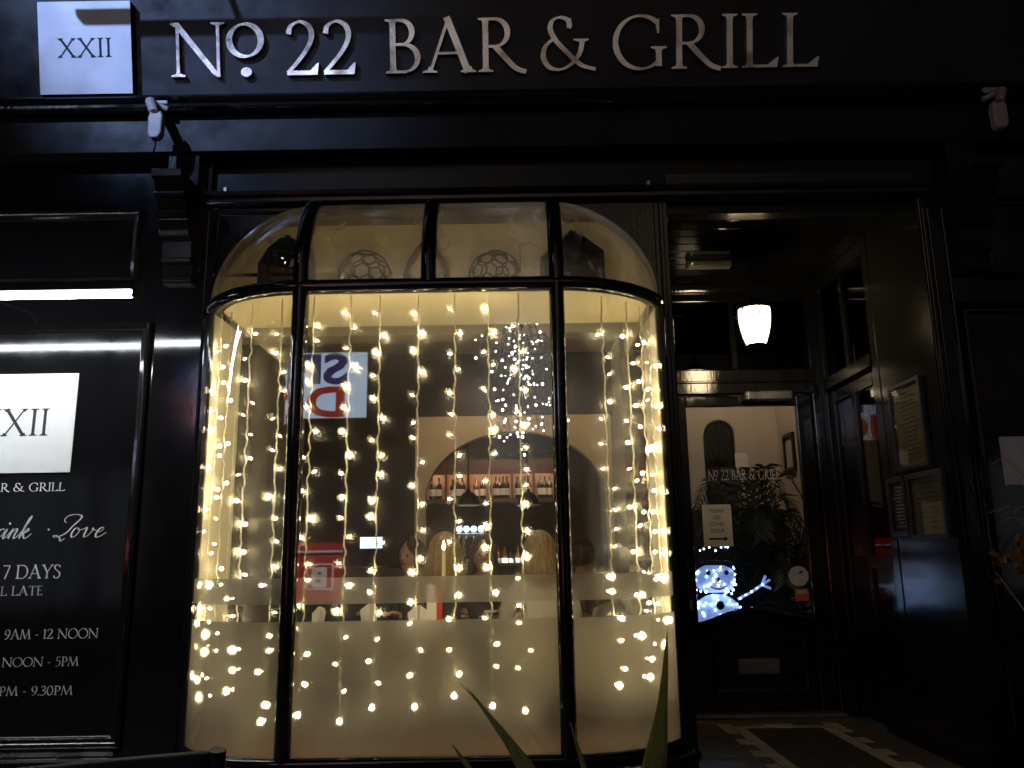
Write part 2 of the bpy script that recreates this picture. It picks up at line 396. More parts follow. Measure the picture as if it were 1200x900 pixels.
GL = {
 ' ': ([], 0.34), 'I': (stem(.15), .30),
 'L': (stem(.15)+[pen([(.15, .026), (.58, .026)], .052), tick(.44, .66, 0, .20)], .66),
 'N': ([pen([(.13, .0), (.13, .98)], .058), serif(.13, 0, .26, True, .058), ('p', [(.0, 1.0), (.16, 1.0), (.92, .0), (.87, -.02), (.77, .05), (.09, .915), (.0, .965)]), pen([(.88, .0), (.88, 1)], .058), serif(.88, 1, .26, False, .058)], 1.02),
 'o': ([pen(arc(.30, .66, .255, .30, 90, 450, 36), nib=20), dot(.31, .07, .088)], .62),
 '2': ([pen(catmull([(.06, .76), (.10, .90), (.27, .985), (.45, .90), (.50, .70), (.40, .47), (.20, .22), (.03, .04)], 6)), pen([(.02, .040), (.54, .040)], .082), tick(.42, .63, 0, .22)], .66),
 'B': (stem(.15)+[bowl(.15, .977, .53, .50), bowl(.15, .53, .024, .60)], .68),
 'A': ([pen([(.09, 0), (.43, 1.0)], .056), pen([(.40, 1.03), (.78, 0)], .125), pen([(.20, .36), (.64, .36)], .046), serif(.085, 0, .26, True, .05), serif(.785, 0, .28, True, .11)], .90),
 'R': (stem(.15)+[bowl(.15, .977, .47, .55), pen(catmull([(.32, .48), (.52, .24), (.70, .06), (.88, -.01)], 6), (.11, .085))], .84),
 'G': ([pen(arc(.50, .5, .44, .49, 48, 318, 34)), ('p', [(.80, .66), (.83, .66), (.83, .95), (.80, .92), (.74, .90), (.77, .84)])]+stem(.82, .05, .42, TH, 't', .28), .98),
 '&': ([pen(catmull([(.60, .79), (.57, .93), (.42, .985), (.27, .93), (.22, .77), (.32, .57), (.56, .32), (.82, .10), (1.10, .02)], 6)), pen(catmull([(.31, .61), (.13, .46), (.08, .26), (.18, .08), (.38, .02), (.60, .10), (.78, .30), (.85, .56)], 6)), ('p', [(.67, .585), (.97, .585), (.97, .56), (.90, .53), (.80, .52), (.67, .56)]), ('p', [(.57, .80), (.615, .76), (.63, .97), (.585, .95)])], 1.14),
 'X': ([pen([(.10, 1), (.76, 0)], .112), pen([(.74, 1), (.08, 0)], .05), serif(.10, 1, .26, False, .09), serif(.74, 1, .22, False, .05), serif(.76, 0, .26, True, .09), serif(.08, 0, .22, True, .05)], .86),
 'D': (stem(.15)+[bowl(.15, .977, .024, .84)], .92),
 'Y': ([pen([(.08, 1), (.39, .45)], .11), pen([(.70, 1), (.40, .45)], .05), serif(.09, 1, .25, False, .09), serif(.70, 1, .22, False, .05)]+stem(.39, 0, .5, TH, 'b'), .78),
 'S': ([pen(catmull([(.47, .80), (.42, .94), (.28, .985), (.12, .90), (.11, .73), (.27, .57), (.46, .40), (.48, .17), (.30, .015), (.13, .05), (.07, .20)], 6), nib=-10)], .58),
 'T': (stem(.37, 0, 1, TH, 'b')+[pen([(.04, .975), (.70, .975)], .05), ('p', [(.02, 1), (.06, 1), (.09, .95), (.04, .80)]), ('p', [(.72, 1), (.68, 1), (.65, .95), (.70, .80)])], .74),
 'E': (stem(.15)+[pen([(.15, .977), (.54, .977)], .046), pen([(.15, .52), (.46, .52)], .046), pen([(.15, .025), (.54, .025)], .05), tick(.44, .60, 0, .17)], .62),
 'O': ([pen(arc(.49, .5, .44, .49, 90, 450, 40), nib=18)], .98),
 'M': ([pen([(.09, 0), (.20, 1)], .052), pen([(.20, 1), (.54, .02)], .115), pen([(.54, .02), (.86, 1)], .052), pen([(.85, 1), (.97, 0)], .115), serif(.09, 0, .22, True, .05), serif(.97, 0, .26, True, .1)], 1.1),
 'P': (stem(.15)+[bowl(.15, .977, .43, .54)], .60),
 '7': ([pen([(.05, .96), (.54, .96)], .07), pen([(.53, .96), (.22, 0)], (.06, .10))], .58),
 '9': ([pen(arc(.29, .68, .215, .29, 90, 450, 30), nib=18), pen(catmull([(.505, .70), (.47, .38), (.30, .12), (.09, -.01)], 6))], .58),
 '1': (stem(.2, 0, 1, TH, 'b')+[pen([(.20, .98), (.06, .86)], .05)], .38),
 '5': ([pen([(.15, .965), (.47, .975)], .06), pen([(.15, .96), (.12, .56)], .05), pen(catmull([(.12, .55), (.30, .60), (.46, .45), (.45, .18), (.28, .02), (.06, .03)], 6))], .56),
 '3': ([pen(catmull([(.07, .86), (.24, .98), (.42, .86), (.38, .65), (.20, .53), (.42, .44), (.46, .20), (.28, .02), (.05, .04)], 6))], .54),
 '0': ([pen(arc(.30, .5, .245, .49, 90, 450, 34))], .62),
 '-': ([pen([(.06, .40), (.30, .40)], .062)], .38), '.': ([dot(.10, .06, .065)], .2),
}
def glyph(mb, ch, x, z, h, sx, d0, depth, base=0):
    st, adv = GL[ch]
    for i, s in enumerate(st):
        e = depth*0.012*(i+1)+0.0001*(i+1)
        T = lambda P: [(x+a*h*sx, z+b*h) for a, b in P]
        if s[0] == 's': mb.strip(T(s[1]), T(s[2]), d0-e, d0+depth)
        else: mb.poly(T(s[1]), 'y', d0-e, d0+depth)
    return adv*h*sx
def word_width(w, h, sx=1.0, gap=0.05): return sum(GL[c][1]+gap for c in w)*h*sx-gap*h*sx
def word(w, x0, x1, z, h, Y, depth, mat, parent, name='letter', joined=False, gap=0.05):
    """a word from x0 to x1 standing on z, its back on y = Y"""
    sx = (x1-x0)/word_width(w, h, 1.0, gap); x = x0; allm = MB(); obs = []
    for c in w:
        m = allm if joined else MB()
        a = glyph(m, c, x, z, h, sx, Y-depth, depth); x += a+gap*h*sx
        if not joined and c != ' ': obs.append(m.build(name, mat, parent))
    if joined: obs.append(allm.build(name, mat, parent))
    return obs
def sans(txt, size, depth, mat, name, parent, loc, rot=(PI/2, 0, 0), align='CENTER', sx=1.0, bold=0.0):
    cu = bpy.data.curves.new(name, 'FONT'); cu.body = txt; cu.size = size; cu.extrude = depth/2; cu.align_x = align; cu.resolution_u = 3; cu.offset = bold
    o = bpy.data.objects.new(name, cu); col.objects.link(o)
    me = bpy.data.meshes.new_from_object(o.evaluated_get(bpy.context.evaluated_depsgraph_get()))
    bpy.data.objects.remove(o); bpy.data.curves.remove(cu)
    me.materials.clear(); me.materials.append(MATS[mat]); me.name = name
    return link(name, me, parent, loc, rot, (sx, 1, 1))

# ================================================================== the street
g = MB(); g.box(-60, 60, -5.2, 0.55, -0.3, 0.0)
pavement = struct(g.build('pavement', 'slab_grey'))
slab = MB(); slab.box(-0.296, 0.296, -0.446, 0.446, 0.001, 0.012); slab_me = slab.mesh('paving_slab', 'slab_grey')
for i in range(-6, 6):
    for j in range(4):
        link('paving_slab', slab_me, pavement, (i*0.6+0.3+(0.3 if j % 2 else 0), -4.6+j*0.9, random.uniform(-0.003, 0.001)))
g = MB(); g.box(-60, 60, -8.4, -5.33, -0.4, -0.13); struct(g.build('road', 'asphalt'))
g = MB(); g.box(-60, 60, -5.33, -5.2, -0.3, 0.004); struct(g.build('kerb', 'kerb_stone', bevel=0.015))
g = MB(); g.box(-60, 60, -8.53, -8.4, -0.3, 0.004); struct(g.build('far_kerb', 'kerb_stone', bevel=0.015))
g = MB(); g.box(-60, 60, -14, -8.53, -0.3, 0.0); struct(g.build('far_pavement', 'slab_grey'))

# ================================================================== black shopfront
shop = thing('shopfront', 'glossy black painted timber shopfront with fascia, pilasters and recessed doorway', 'building')
XL, XR = -4.4, 4.4
TILT = math.radians(14.0); FY, FZ = -0.10, 3.40
def atf(px_, py_):
    """a pixel on the sloping fascia -> (x, distance up the slope)"""
    lo, hi = -0.9, 0.3
    for _ in range(40):
        Y = (lo+hi)/2; x, z = at(px_, py_, Y)
        if FY-(z-FZ)*math.tan(TILT) < Y: hi = Y
        else: lo = Y
    return x, (z-FZ)/math.cos(TILT)
g = MB(); g.poly([(FY, FZ), (FY-1.35*math.tan(TILT), FZ+1.35), (0.40, FZ+1.35), (0.40, FZ)], 'x', XL, XR); g.build('fascia_board', 'fascia_paint', shop)
g = MB(); hrail(g, XL-0.02, XR+0.02, [(-0.02, 3.405), (-0.115, 3.405), (-0.135, 3.395), (-0.142, 3.380), (-0.128, 3.366), (-0.118, 3.360), (-0.128, 3.350), (-0.130, 3.336), (-0.112, 3.322), (-0.085, 3.318), (-0.02, 3.318)])
g.build('fascia_moulding', 'black_paint', shop, smooth=35)
g = MB(); g.box(XL, XR, -0.07, 0.40, 3.125, 3.33); g.build('frieze_board', 'band_paint', shop, bevel=0.004)
g = MB(); g.box(XL, XR, 0.03, 0.109, 2.80, 3.13); g.build('lintel', 'satin_black', shop)
g = MB(); hrail(g, -1.50, 2.06, [(0.05, 2.935), (-0.030, 2.935), (-0.045, 2.926), (-0.040, 2.908), (-0.020, 2.900), (-0.020, 2.882), (-0.032, 2.872), (-0.020, 2.858), (0.0, 2.852), (0.05, 2.852)])
g.build('head_bead', 'black_paint', shop, smooth=35)
# spandrels above the bay's quarter dome
CX, HW, AX, DY, YW, ZT, ZD = -0.358, 0.558, 0.496, 0.29, -0.07, 2.335, 0.475
FR = YW-DY; TC = 2*math.atan(DY/AX); RC = AX/math.sin(TC)      # corner arcs of the bay
for sd in (-1, 1):
    xo = -1.47 if sd < 0 else 0.705
    el = [(CX+sd*(HW+AX*math.cos(a*PI/40)), ZT+ZD*math.sin(a*PI/40)) for a in range(21)]
    g = MB(); g.poly([(xo, ZT)]+el+[(CX+sd*HW, 2.86), (xo, 2.86)], 'y', 0.0, 0.014)
    g.build('spandrel', 'black_paint', shop)
    g = MB(); xs = sorted((xo+sd*-0.035, CX+sd*0.60))
    frame(g, xs[0], xs[1], 2.50, 2.835, [(0, 0.001), (0, -0.008), (0.008, -0.012), (0.016, -0.006), (0.018, 0.001)])
    if sd < 0: g.build('spandrel_moulding', 'black_paint', shop)
g = MB(); g.box(CX-HW, CX+HW, 0.0, 0.10, ZT+ZD+0.001, 2.862); g.build('spandrel', 'black_paint', shop)
# left pilaster, its corbel, sign panel
g = MB(); g.box(-1.70, -1.47, 0.0, 0.30, 0.0, 3.125); g.build('pilaster', 'black_panel', shop, bevel=0.006)
def corbel(x0, x1):
    pr = [(0.02, 2.46), (-0.030, 2.46), (-0.045, 2.47), (-0.05, 2.488), (-0.035, 2.497), (-0.035, 2.548), (-0.07, 2.556), (-0.072, 2.572), (-0.058, 2.582), (-0.066, 2.66),
          (-0.10, 2.675), (-0.118, 2.695), (-0.10, 2.706), (-0.125, 2.75), (-0.150, 2.757), (-0.156, 2.775), (-0.14, 2.784), (-0.165, 2.83), (-0.19, 2.838), (-0.195, 2.856), (-0.18, 2.865),
          (-0.205, 2.91), (-0.235, 2.918), (-0.24, 2.948), (-0.235, 2.955), (0.02, 2.955)]
    g = MB(); g.poly(pr, 'x', x0, x1); return g
corbel(-1.665, -1.525).build('corbel', 'satin_black', shop, bevel=0.002)
g = MB(); g.box(-1.672, -1.518, -0.05, 0.03, 2.955, 3.125); g.build('corbel_block', 'black_paint', shop, bevel=0.004)
g = MB(); g.box(XL, -1.70, 0.022, 0.30, 0.0, 3.125); g.build('wall_panel', 'black_panel', shop)
g = MB(); frame(g, -3.50, -1.715, 0.375, 2.283, MOULD, 0.022); g.build('panel_moulding', 'black_paint', shop, smooth=35)
g = MB(); frame(g, -3.50, -1.80, 2.47, 2.86, MOULD, 0.022); g.build('panel_moulding', 'black_paint', shop, smooth=35)
g = MB(); g.box(-3.3, -1.73, -0.020, 0.024, 0.352, 0.366); g.box(-3.3, -1.72, -0.030, 0.0235, 0.330, 0.344); g.build('metal_ledge', 'steel', shop, bevel=0.002)
# post between bay and lobby; right pilaster and panels
g = MB(); g.box(0.705, 0.775, 0.0, 1.44, 0.0, 2.86); g.build('lobby_post', 'black_paint', shop, bevel=0.005)
g = MB(); g.box(0.728, 0.752, -0.012, 0.002, 0.2, 2.85); g.build('post_bead', 'black_paint', shop, bevel=0.005)
g = MB(); g.box(2.005, 2.130, 0.0, 0.30, 0.0, 2.86)
g.build('right_pilaster', 'black_paint', shop, bevel=0.005)
for xa, w, d in ((2.012, 0.020, 0.016), (2.040, 0.012, 0.010), (2.108, 0.014, 0.012)):
    g = MB(); g.box(xa, xa+w, -d, 0.002, 0.0, 2.80); g.build('pilaster_bead', 'black_paint', shop, bevel=0.004)
g = MB(); g.box(2.130, XR, 0.022, 0.30, 0.0, 3.125); g.build('wall_panel', 'black_panel', shop)
g = MB(); frame(g, 2.135, 3.6, 0.375, 2.315, MOULD, 0.022); g.build('panel_moulding', 'black_paint', shop, smooth=35)
g = MB(); frame(g, 2.30, 3.6, 2.44, 2.86, MOULD, 0.022); g.build('panel_moulding', 'black_paint', shop, smooth=35)
corbel(2.16, 2.30).build('corbel', 'dull_black', shop, bevel=0.002)
g = MB(); g.box(2.153, 2.307, -0.05, 0.03, 2.955, 3.125); g.build('corbel_block', 'dull_black', shop, bevel=0.004)
# upper storey wall above the fascia (out of the photograph)
g = MB(); g.box(XL, XR, 0.02, 0.40, 4.75, 7.5); g.build('upper_wall', 'stone_wall', shop)

# ------------------------------------------------------------------ lobby (recessed doorway)
YD = 1.45
g = MB(); g.box(0.775, 2.005, 0.0, YD+0.5, 2.93, 3.0); g.build('lobby_ceiling', 'black_paint', shop)
for k in range(13):
    g = MB(); g.box(0.778, 2.002, 0.035+k*0.112, 0.035+k*0.112+0.104, 2.906, 2.929); g.build('ceiling_board', 'black_paint', shop, bevel=0.006)
g = MB(); hrail(g, 0.775, 2.005, [(YD+0.02, 2.905), (YD-0.05, 2.905), (YD-0.05, 2.888), (YD-0.03, 2.870), (YD-0.022, 2.845), (YD+0.02, 2.84)])
g.build('cornice', 'black_paint', shop, smooth=35)
# frame round the entrance door: posts, transom, fanlight
g = MB()
g.box(0.775, 1.020, YD, YD+0.09, 0.2, 2.905); g.box(1.940, 2.005, YD, YD+0.09, 0.2, 2.905)
g.box(1.021, 1.939, YD-0.02, YD+0.09, 2.165, 2.325); g.box(1.021, 1.939, YD, YD+0.09, 2.79, 2.905); g.box(1.435, 1.475, YD+0.005, YD+0.085, 2.326, 2.789); g.box(1.0215, 1.9385, YD-0.032, YD-0.0205, 2.235, 2.252)
g.build('door_frame', 'black_paint', shop, bevel=0.006)
for x0, x1 in ((1.021, 1.434), (1.476, 1.939)):
    g = MB(); g.box(x0, x1, YD+0.04, YD+0.047, 2.326, 2.789); g.build('fanlight_pane', 'black_glass', shop)
g = MB(); g.box(1.0, 1.96, YD-0.06, YD+0.10, 0.2005, 0.222); g.build('threshold', 'dull_steel', shop, bevel=0.004)
# right side wall of the lobby: panelled post, side door frame with fanlight above
side = MB(); side.box(1.996, 2.06, 0.60, 0.68, 0.2, 2.905); side.box(2.0, 2.06, YD-0.07, YD, 0.2, 2.905)
side.box(1.982, 2.06, 0.681, YD-0.071, 2.16, 2.235); side.box(2.0, 2.06, 0.681, YD-0.071, 2.82, 2.905); side.box(2.004, 2.05, 1.01, 1.05, 2.236, 2.819)
side.build('side_frame', 'satin_black', shop, bevel=0.005)
for y0, y1 in ((0.681, 1.009), (1.051, YD-0.071)):
    g = MB(); g.box(2.028, 2.034, y0, y1, 2.236, 2.819); g.build('side_fanlight_pane', 'black_glass', shop)

# lobby floor, every tile a piece
g = MB(); g.box(0.775, 2.005, -0.06, YD+0.1, 0.0, 0.192); lob = struct(g.build('lobby_floor', 'mortar'))
def tile_me(w, d, mat):
    b = MB(); b.box(-w/2+0.0015, w/2-0.0015, -d/2+0.0015, d/2-0.0015, -0.006, 0.008); return b.mesh('tile', mat)
X0s, X1s, YT, U = 1.276, 1.698, 1.128, 0.067
cache = {}
def tile(x0, x1, y0, y1, mat):
    k = (round(x1-x0, 3), round(y1-y0, 3), mat)
    if k not in cache: cache[k] = tile_me(x1-x0, y1-y0, mat)
    link('tile', cache[k], lob, ((x0+x1)/2, (y0+y1)/2, 0.192+random.uniform(-0.0008, 0.0008)))
rows = [YT-0.134*k for k in range(9)]
for k in range(8):
    a, b = rows[k+1], rows[k]
    tile(X0s-U, X0s, a, b, 'tile_cream'); tile(X1s, X1s+U, a, b, 'tile_cream')
    tile(X0s-2*U, X0s-U, a, b, 'tile_cream' if k % 2 == 0 else 'tile_brown'); tile(X1s+U, X1s+2*U, a, b, 'tile_cream' if k % 2 == 0 else 'tile_brown')
    tile(0.79, X0s-3*U, a, b, 'tile_brown'); tile(X0s-3*U, X0s-2*U, a, b, 'tile_brown'); tile(X1s+2*U, X1s+3*U, a, b, 'tile_brown'); tile(X1s+3*U, 2.0, a, b, 'tile_brown')
    w3 = (X1s-X0s)/3
    for q in range(3): tile(X0s+q*w3, X0s+(q+1)*w3, a, b, 'tile_dark')
xs = [X0s-2*U+(X1s-X0s+4*U)/8*k for k in range(9)]
for k in range(8):
    tile(xs[k], xs[k+1], YT, YT+U, 'tile_cream'); tile(xs[k], xs[k+1], YT+U, YT+2*U, 'tile_cream' if k in (0, 3, 4, 7) else 'tile_brown')
tile(0.79, xs[0], YT, YT+2*U, 'tile_brown'); tile(xs[8], 2.0, YT, YT+2*U, 'tile_brown')
for k in range(6):
    a = 0.79+(2.0-0.79)/6*k; tile(a, a+(2.0-0.79)/6, YT+2*U, YD-0.062, 'tile_brown')

# ------------------------------------------------------------------ interior shell
RZ = 0.04
g = MB(); g.box(-3.6, 2.9, 0.30, 9.0, -0.02, RZ); struct(g.build('room_floor', 'floor_wood'))
g = MB(); g.box(-3.6, 0.90, 0.11, 9.0, 2.98, 3.05); struct(g.build('room_ceiling', 'ceiling_cream'))
g = MB(); g.box(-2.05, -1.95, 0.30, 9.0, RZ, 2.98); struct(g.build('room_wall_left', 'brown_wall'))
g = MB(); g.box(0.90, 0.98, YD+0.10, 8.0, RZ, 2.98); struct(g.build('room_wall_right', 'brown_wall'))
g = MB(); g.box(-1.95, 2.9, 7.2, 7.3, RZ, 2.98); struct(g.build('room_wall_back', 'bar_back'))
g = MB(); g.box(-1.95, 0.9, 1.10, 1.28, 2.50, 2.98); struct(g.build('ceiling_beam', 'ceiling_cream'))
# dark panelled partition with the tan arch set in it
YA = 3.5
xa0, xa1 = -0.867, 0.873; za = 2.40; ac, ar, ay_, asz = 0.02, 0.80, 0.62, 1.64
g = MB(); g.box(-1.95, xa0-0.001, YA, YA+0.12, RZ, 2.98); g.box(xa0, 0.90, YA+0.012, YA+0.12, za+0.001, 2.98)
struct(g.build('partition_wall', 'dark_wall'))
arch = [(ac+ar*math.cos(PI*k/32), asz+ay_*math.sin(PI*k/32)) for k in range(33)]
g = MB(); g.poly([(xa0, RZ), (xa0, za)]+[(-0.4, za), (0.4, za)]+[(xa1, za), (xa1, RZ), (ac+ar, RZ)]+arch+[(ac-ar, RZ)], 'y', YA, YA+0.12)
struct(g.build('arch_wall', 'tan_wall'))
g = MB(); g.box(-1.95, xa0-0.03, YA-0.4, YA-0.02, RZ, 1.10); tag(g.build('sideboard', 'bar_dark', bevel=0.01), 'dark low sideboard against the dark wall left of the arch', 'sideboard')
# brown curtain-like column at the left of the room
g = MB(); g.box(-1.94, -1.72, 1.6, 1.85, RZ, 2.98); struct(g.build('room_pier', 'brown_wall'))
# hall behind the entrance door
g = MB(); g.box(0.98, 3.0, YD+0.10, 3.7, 2.95, 3.02); struct(g.build('hall_ceiling', 'ceiling_cream'))
g = MB(); g.box(0.98, 3.0, 3.2, 3.3, 1.52, 2.95); struct(g.build('hall_wall', 'hall_cream'))
g = MB(); g.box(0.98, 3.0, 3.18, 3.3, RZ, 1.52); struct(g.build('hall_wainscot', 'dark_wall'))
g = MB(); g.box(2.25, 2.33, YD+0.12, 3.18, RZ, 2.95); struct(g.build('hall_side_wall', 'hall_cream'))

# ================================================================== bay window
bay = thing('bay_window', 'black framed bay shop window with curved glass corners and frosted lower half', 'window', (CX, 0, 0))
def cpt(sd, th, off):
    """a point of the corner arc at angle th, set inwards by off"""
    return (sd*(HW+RC*math.sin(th)-off*math.sin(th)), YW-DY+RC*(1-math.cos(th))+off*math.cos(th))
def bpath(off=0.0, n=14, back=True):
    P = []
    if back: P.append((-HW-AX+off*math.sin(TC), 0.03))
    P += [cpt(-1, TC*(1-k/n), off) for k in range(n+1)]+[cpt(1, TC*k/n, off) for k in range(n+1)]
    if back: P.append((HW+AX-off*math.sin(TC), 0.03))
    return P
ZB, ZS = 0.400, 2.30          # clear opening
def rect(o, i, z0, z1, r=0.008):
    return [(-i, z0), (o-r, z0), (o, z0+r), (o, z1-r), (o-r, z1), (-i, z1)]
g = MB(); sweep(g, bpath(), rect(0.022, 0.030, 2.296, 2.352, 0.014)); g.build('transom', 'black_paint', bay, smooth=50)
g = MB(); sweep(g, bpath(), rect(0.020, 0.030, 0.360, 0.402, 0.012)); g.build('bottom_rail', 'black_paint', bay, smooth=50)
g = MB(); sweep(g, bpath(), [(-0.03, 0.303), (0.055, 0.303), (0.075, 0.313), (0.080, 0.330), (0.072, 0.345), (0.03, 0.359), (-0.03, 0.359)]); g.build('sill', 'black_paint', bay, smooth=50)
g = MB(); sweep(g, bpath(), [(-0.03, 0.0), (0.01, 0.0), (0.01, 0.302), (-0.03, 0.302)]); g.build('stall_riser', 'black_paint', bay, smooth=50)
def pane(name, P, z0, z1, mat, t=0.006):
    g = MB(); sweep(g, P, [(0, z0), (t, z0), (t, z1), (0, z1)]); return g.build(name, mat, bay, smooth=50)
def corner(off, sd, n=16):
    P = [cpt(sd, TC*k/n, off) for k in range(n+1)]
    return P if sd > 0 else P[::-1]
def front(off): return [(-HW+0.004, FR+off), (HW-0.004, FR+off)]
for P in (corner(0, -1), front(0), corner(0, 1)): pane('glass_pane', P, ZB, ZS, 'window_glass')
for i, P in enumerate((corner(0.004, -1), front(0.004), corner(0.004, 1))):
    for z0, z1 in ((ZB, 0.914), (0.981, 1.085)):
        rows = [[(x, y, z0) for x, y in P], [(x, y, z1) for x, y in P]]
        MB().grid(rows).build('frosted_film', 'frost_film' if z0 < 0.6 else 'frost_band', bay, smooth=50)
# mullions of the lower lights
for sd in (-1, 1):
    g = MB(); x = sd*HW
    g.poly([(x-0.032, FR+0.035), (x-0.032, FR-0.006), (x-0.022, FR-0.022), (x-0.008, FR-0.030), (x+0.008, FR-0.030), (x+0.022, FR-0.022), (x+0.032, FR-0.006), (x+0.032, FR+0.035)], 'z', 0.39, 2.32)
    g.build('mullion', 'black_paint', bay, smooth=40)
    g = MB(); x = sd*(HW+AX); g.box(min(x-sd*0.016, x+sd*0.022), max(x-sd*0.016, x+sd*0.022), -0.075, 0.0, 0.39, 2.345); g.build('end_post', 'black_paint', bay, bevel=0.006)
# quarter-dome top lights
NP = 14
def dome(x, th, ph, o=0.0):
    c = math.cos(ph); a = abs(th or 0); sg = 1 if (th or 0) >= 0 else -1
    return (x+sg*(RC+o)*math.sin(a)*c, YW-(DY+o-(RC+o)*(1-math.cos(a)))*c, ZT+(ZD+o)*math.sin(ph))
def dome_pane(xa, xb, tha, thb, n=12):
    g = MB()
    for o in (0.0, 0.005):
        g.grid([[dome(xa+(xb-xa)*k/n, tha+(thb-tha)*k/n, PI/2*0.985*j/NP, o) for k in range(n+1)] for j in range(NP+1)])
    g.build('top_glass', 'dome_glass', bay, smooth=60)
dome_pane(-HW+0.004, -0.004, 0, 0, 2); dome_pane(0.004, HW-0.004, 0, 0, 2)
dome_pane(-HW, -HW, -1e-5, -TC); dome_pane(HW, HW, 1e-5, TC)
for x in (-HW, 0.0, HW):
    g = MB(); rows = []
    for j in range(NP+1):
        ph = PI/2*j/NP; rows.append([])
        for dx, o in ((-0.033, -0.03), (-0.033, 0.008), (-0.022, 0.024), (0.0, 0.031), (0.022, 0.024), (0.033, 0.008), (0.033, -0.03)):
            p = dome(0, 0, ph, o); rows[-1].append((x+dx, p[1], p[2]))
    g.grid(rows, close=True); g.build('dome_bar', 'black_paint', bay, smooth=40)
for sd in (-1, 1):
    ou = [(sd*(HW+(AX+0.010)*math.cos(PI/2*k/20)), ZT+(ZD+0.010)*math.sin(PI/2*k/20)) for k in range(21)]
    inn = [(sd*(HW+(AX-0.004)*math.cos(PI/2*k/20)), ZT+(ZD-0.004)*math.sin(PI/2*k/20)) for k in range(21)]
    g = MB(); g.strip(ou, inn, YW-0.012, 0.004); g.build('dome_edge', 'black_paint', bay)
g = MB(); g.box(-HW, HW, YW-0.012, 0.004, ZT+ZD-0.010, ZT+ZD+0.014); g.build('dome_edge', 'black_paint', bay, bevel=0.004)
# cream shelf under the dome, window board, cream jambs
g = MB(); P = bpath(0.06, back=False); g.poly([(x, y) for x, y in P]+[(HW+AX-0.055, 0.24), (-HW-AX+0.055, 0.24)], 'z', 2.312, 2.340); g.build('shelf', 'cream_paint', bay)
g = MB(); P = bpath(0.032, back=False); g.poly([(x, y) for x, y in P]+[(HW+AX-0.032, 0.29), (-HW-AX+0.032, 0.29)], 'z', 0.372, 0.395); g.build('window_board', 'table_wood', bay)
for sd in (-1, 1):
    g = MB(); x = sd*(HW+AX); g.box(min(x-sd*0.02, x-sd*0.004), max(x-sd*0.02, x-sd*0.004), -0.055, 0.29, 0.396, 2.30); g.build('jamb_lining', 'jamb_paint', bay)
    g = MB(); g.box(min(x-sd*0.01, x+sd*0.004), max(x-sd*0.01, x+sd*0.004), 0.015, 1.09, 2.345, 2.975); g.build('upper_lining', 'cream_paint', bay)
    g = MB(); g.box(*((-1.95, CX-HW-AX+0.022) if sd < 0 else (CX+HW+AX-0.022, 0.704)), 0.291, 0.33, 0.10, 2.97)
    struct(g.build('room_wall_front', 'jamb_paint'))
g = MB(); g.box(0.865, 1.005, -0.175, -0.105, 0.3595, 0.392); g.build('sill_cap', 'steel', bay, bevel=0.006)

# ================================================================== sign, lamps and fittings on the front
YF = -0.10
sign = thing('shop_sign', 'raised silver letters reading No 22 BAR & GRILL on the black fascia', 'sign', (0, FY, FZ))
sign.rotation_euler = (TILT, 0, 0)
for w, a, b in (('N', 203, 267), ('o', 268, 313), ('22', 337, 420), ('BAR', 452, 614), ('&', 632, 700), ('GRILL', 717, 958)):
    (xa, z0), (xb, _) = atf(a, 92-(a-203)*0.0165), atf(b, 92-(b-203)*0.0165)
    (_, z1) = atf((a+b)/2, 29-((a+b)/2-203)*0.0165)
    word(w, xa, xb, z0, z1-z0, 0.0005, 0.022, 'letter_steel', sign)
pl = thing('square_plaque', 'square pale metal plaque reading XXII at left end of the fascia', 'plaque', (0, FY, FZ)); pl.rotation_euler = (TILT, 0, 0)
(xa, z1), (xb, z0) = atf(49, 6.5), atf(160, 113)
g = MB(); g.box(xa, xb, -0.036, 0.0005, z0, z1); g.build('backing', 'plaque_dark', pl, bevel=0.003)
g = MB(); g.box(xa, xb, -0.041, -0.0365, z0+0.003, z1); g.build('face', 'plaque_face', pl)
(xa, z0), (xb, z1) = atf(74, 71), atf(135, 48); word('XXII', xa, xb, z0, z1-z0, -0.0412, 0.0015, 'plaque_dark', pl, gap=0.10)

# unlit sign light bar above the frame: it throws the dark band across the letters
LAMP = Vector((-4.3, -4.33, 6.334))
def shade(px_, py_, Y):
    x, v = atf(px_, py_); p = Vector((x, FY-v*math.sin(TILT), FZ+v*math.cos(TILT))); k = (Y-p.y)/(LAMP.y-p.y); return p.lerp(LAMP, k)
bar = thing('sign_light_bar', 'black sign light bar on arms above the fascia lettering', 'lamp')
b0, b1 = shade(103, 27, -0.62), shade(103, 43, -0.62)
g = MB(); g.box(b0.x, 2.3, -0.65, -0.59, b1.z+0.008, b0.z-0.008); g.build('housing', 'dull_black', bar, bevel=0.01)
for x in (-1.62, 0.05, 1.7):
    g = MB(); g.tube([(x, -0.355, b0.z+0.42), (x, -0.48, b0.z+0.40), (x, -0.62, b0.z-0.012)], 0.014, 8); g.build('arm', 'dull_black', bar, smooth=60)

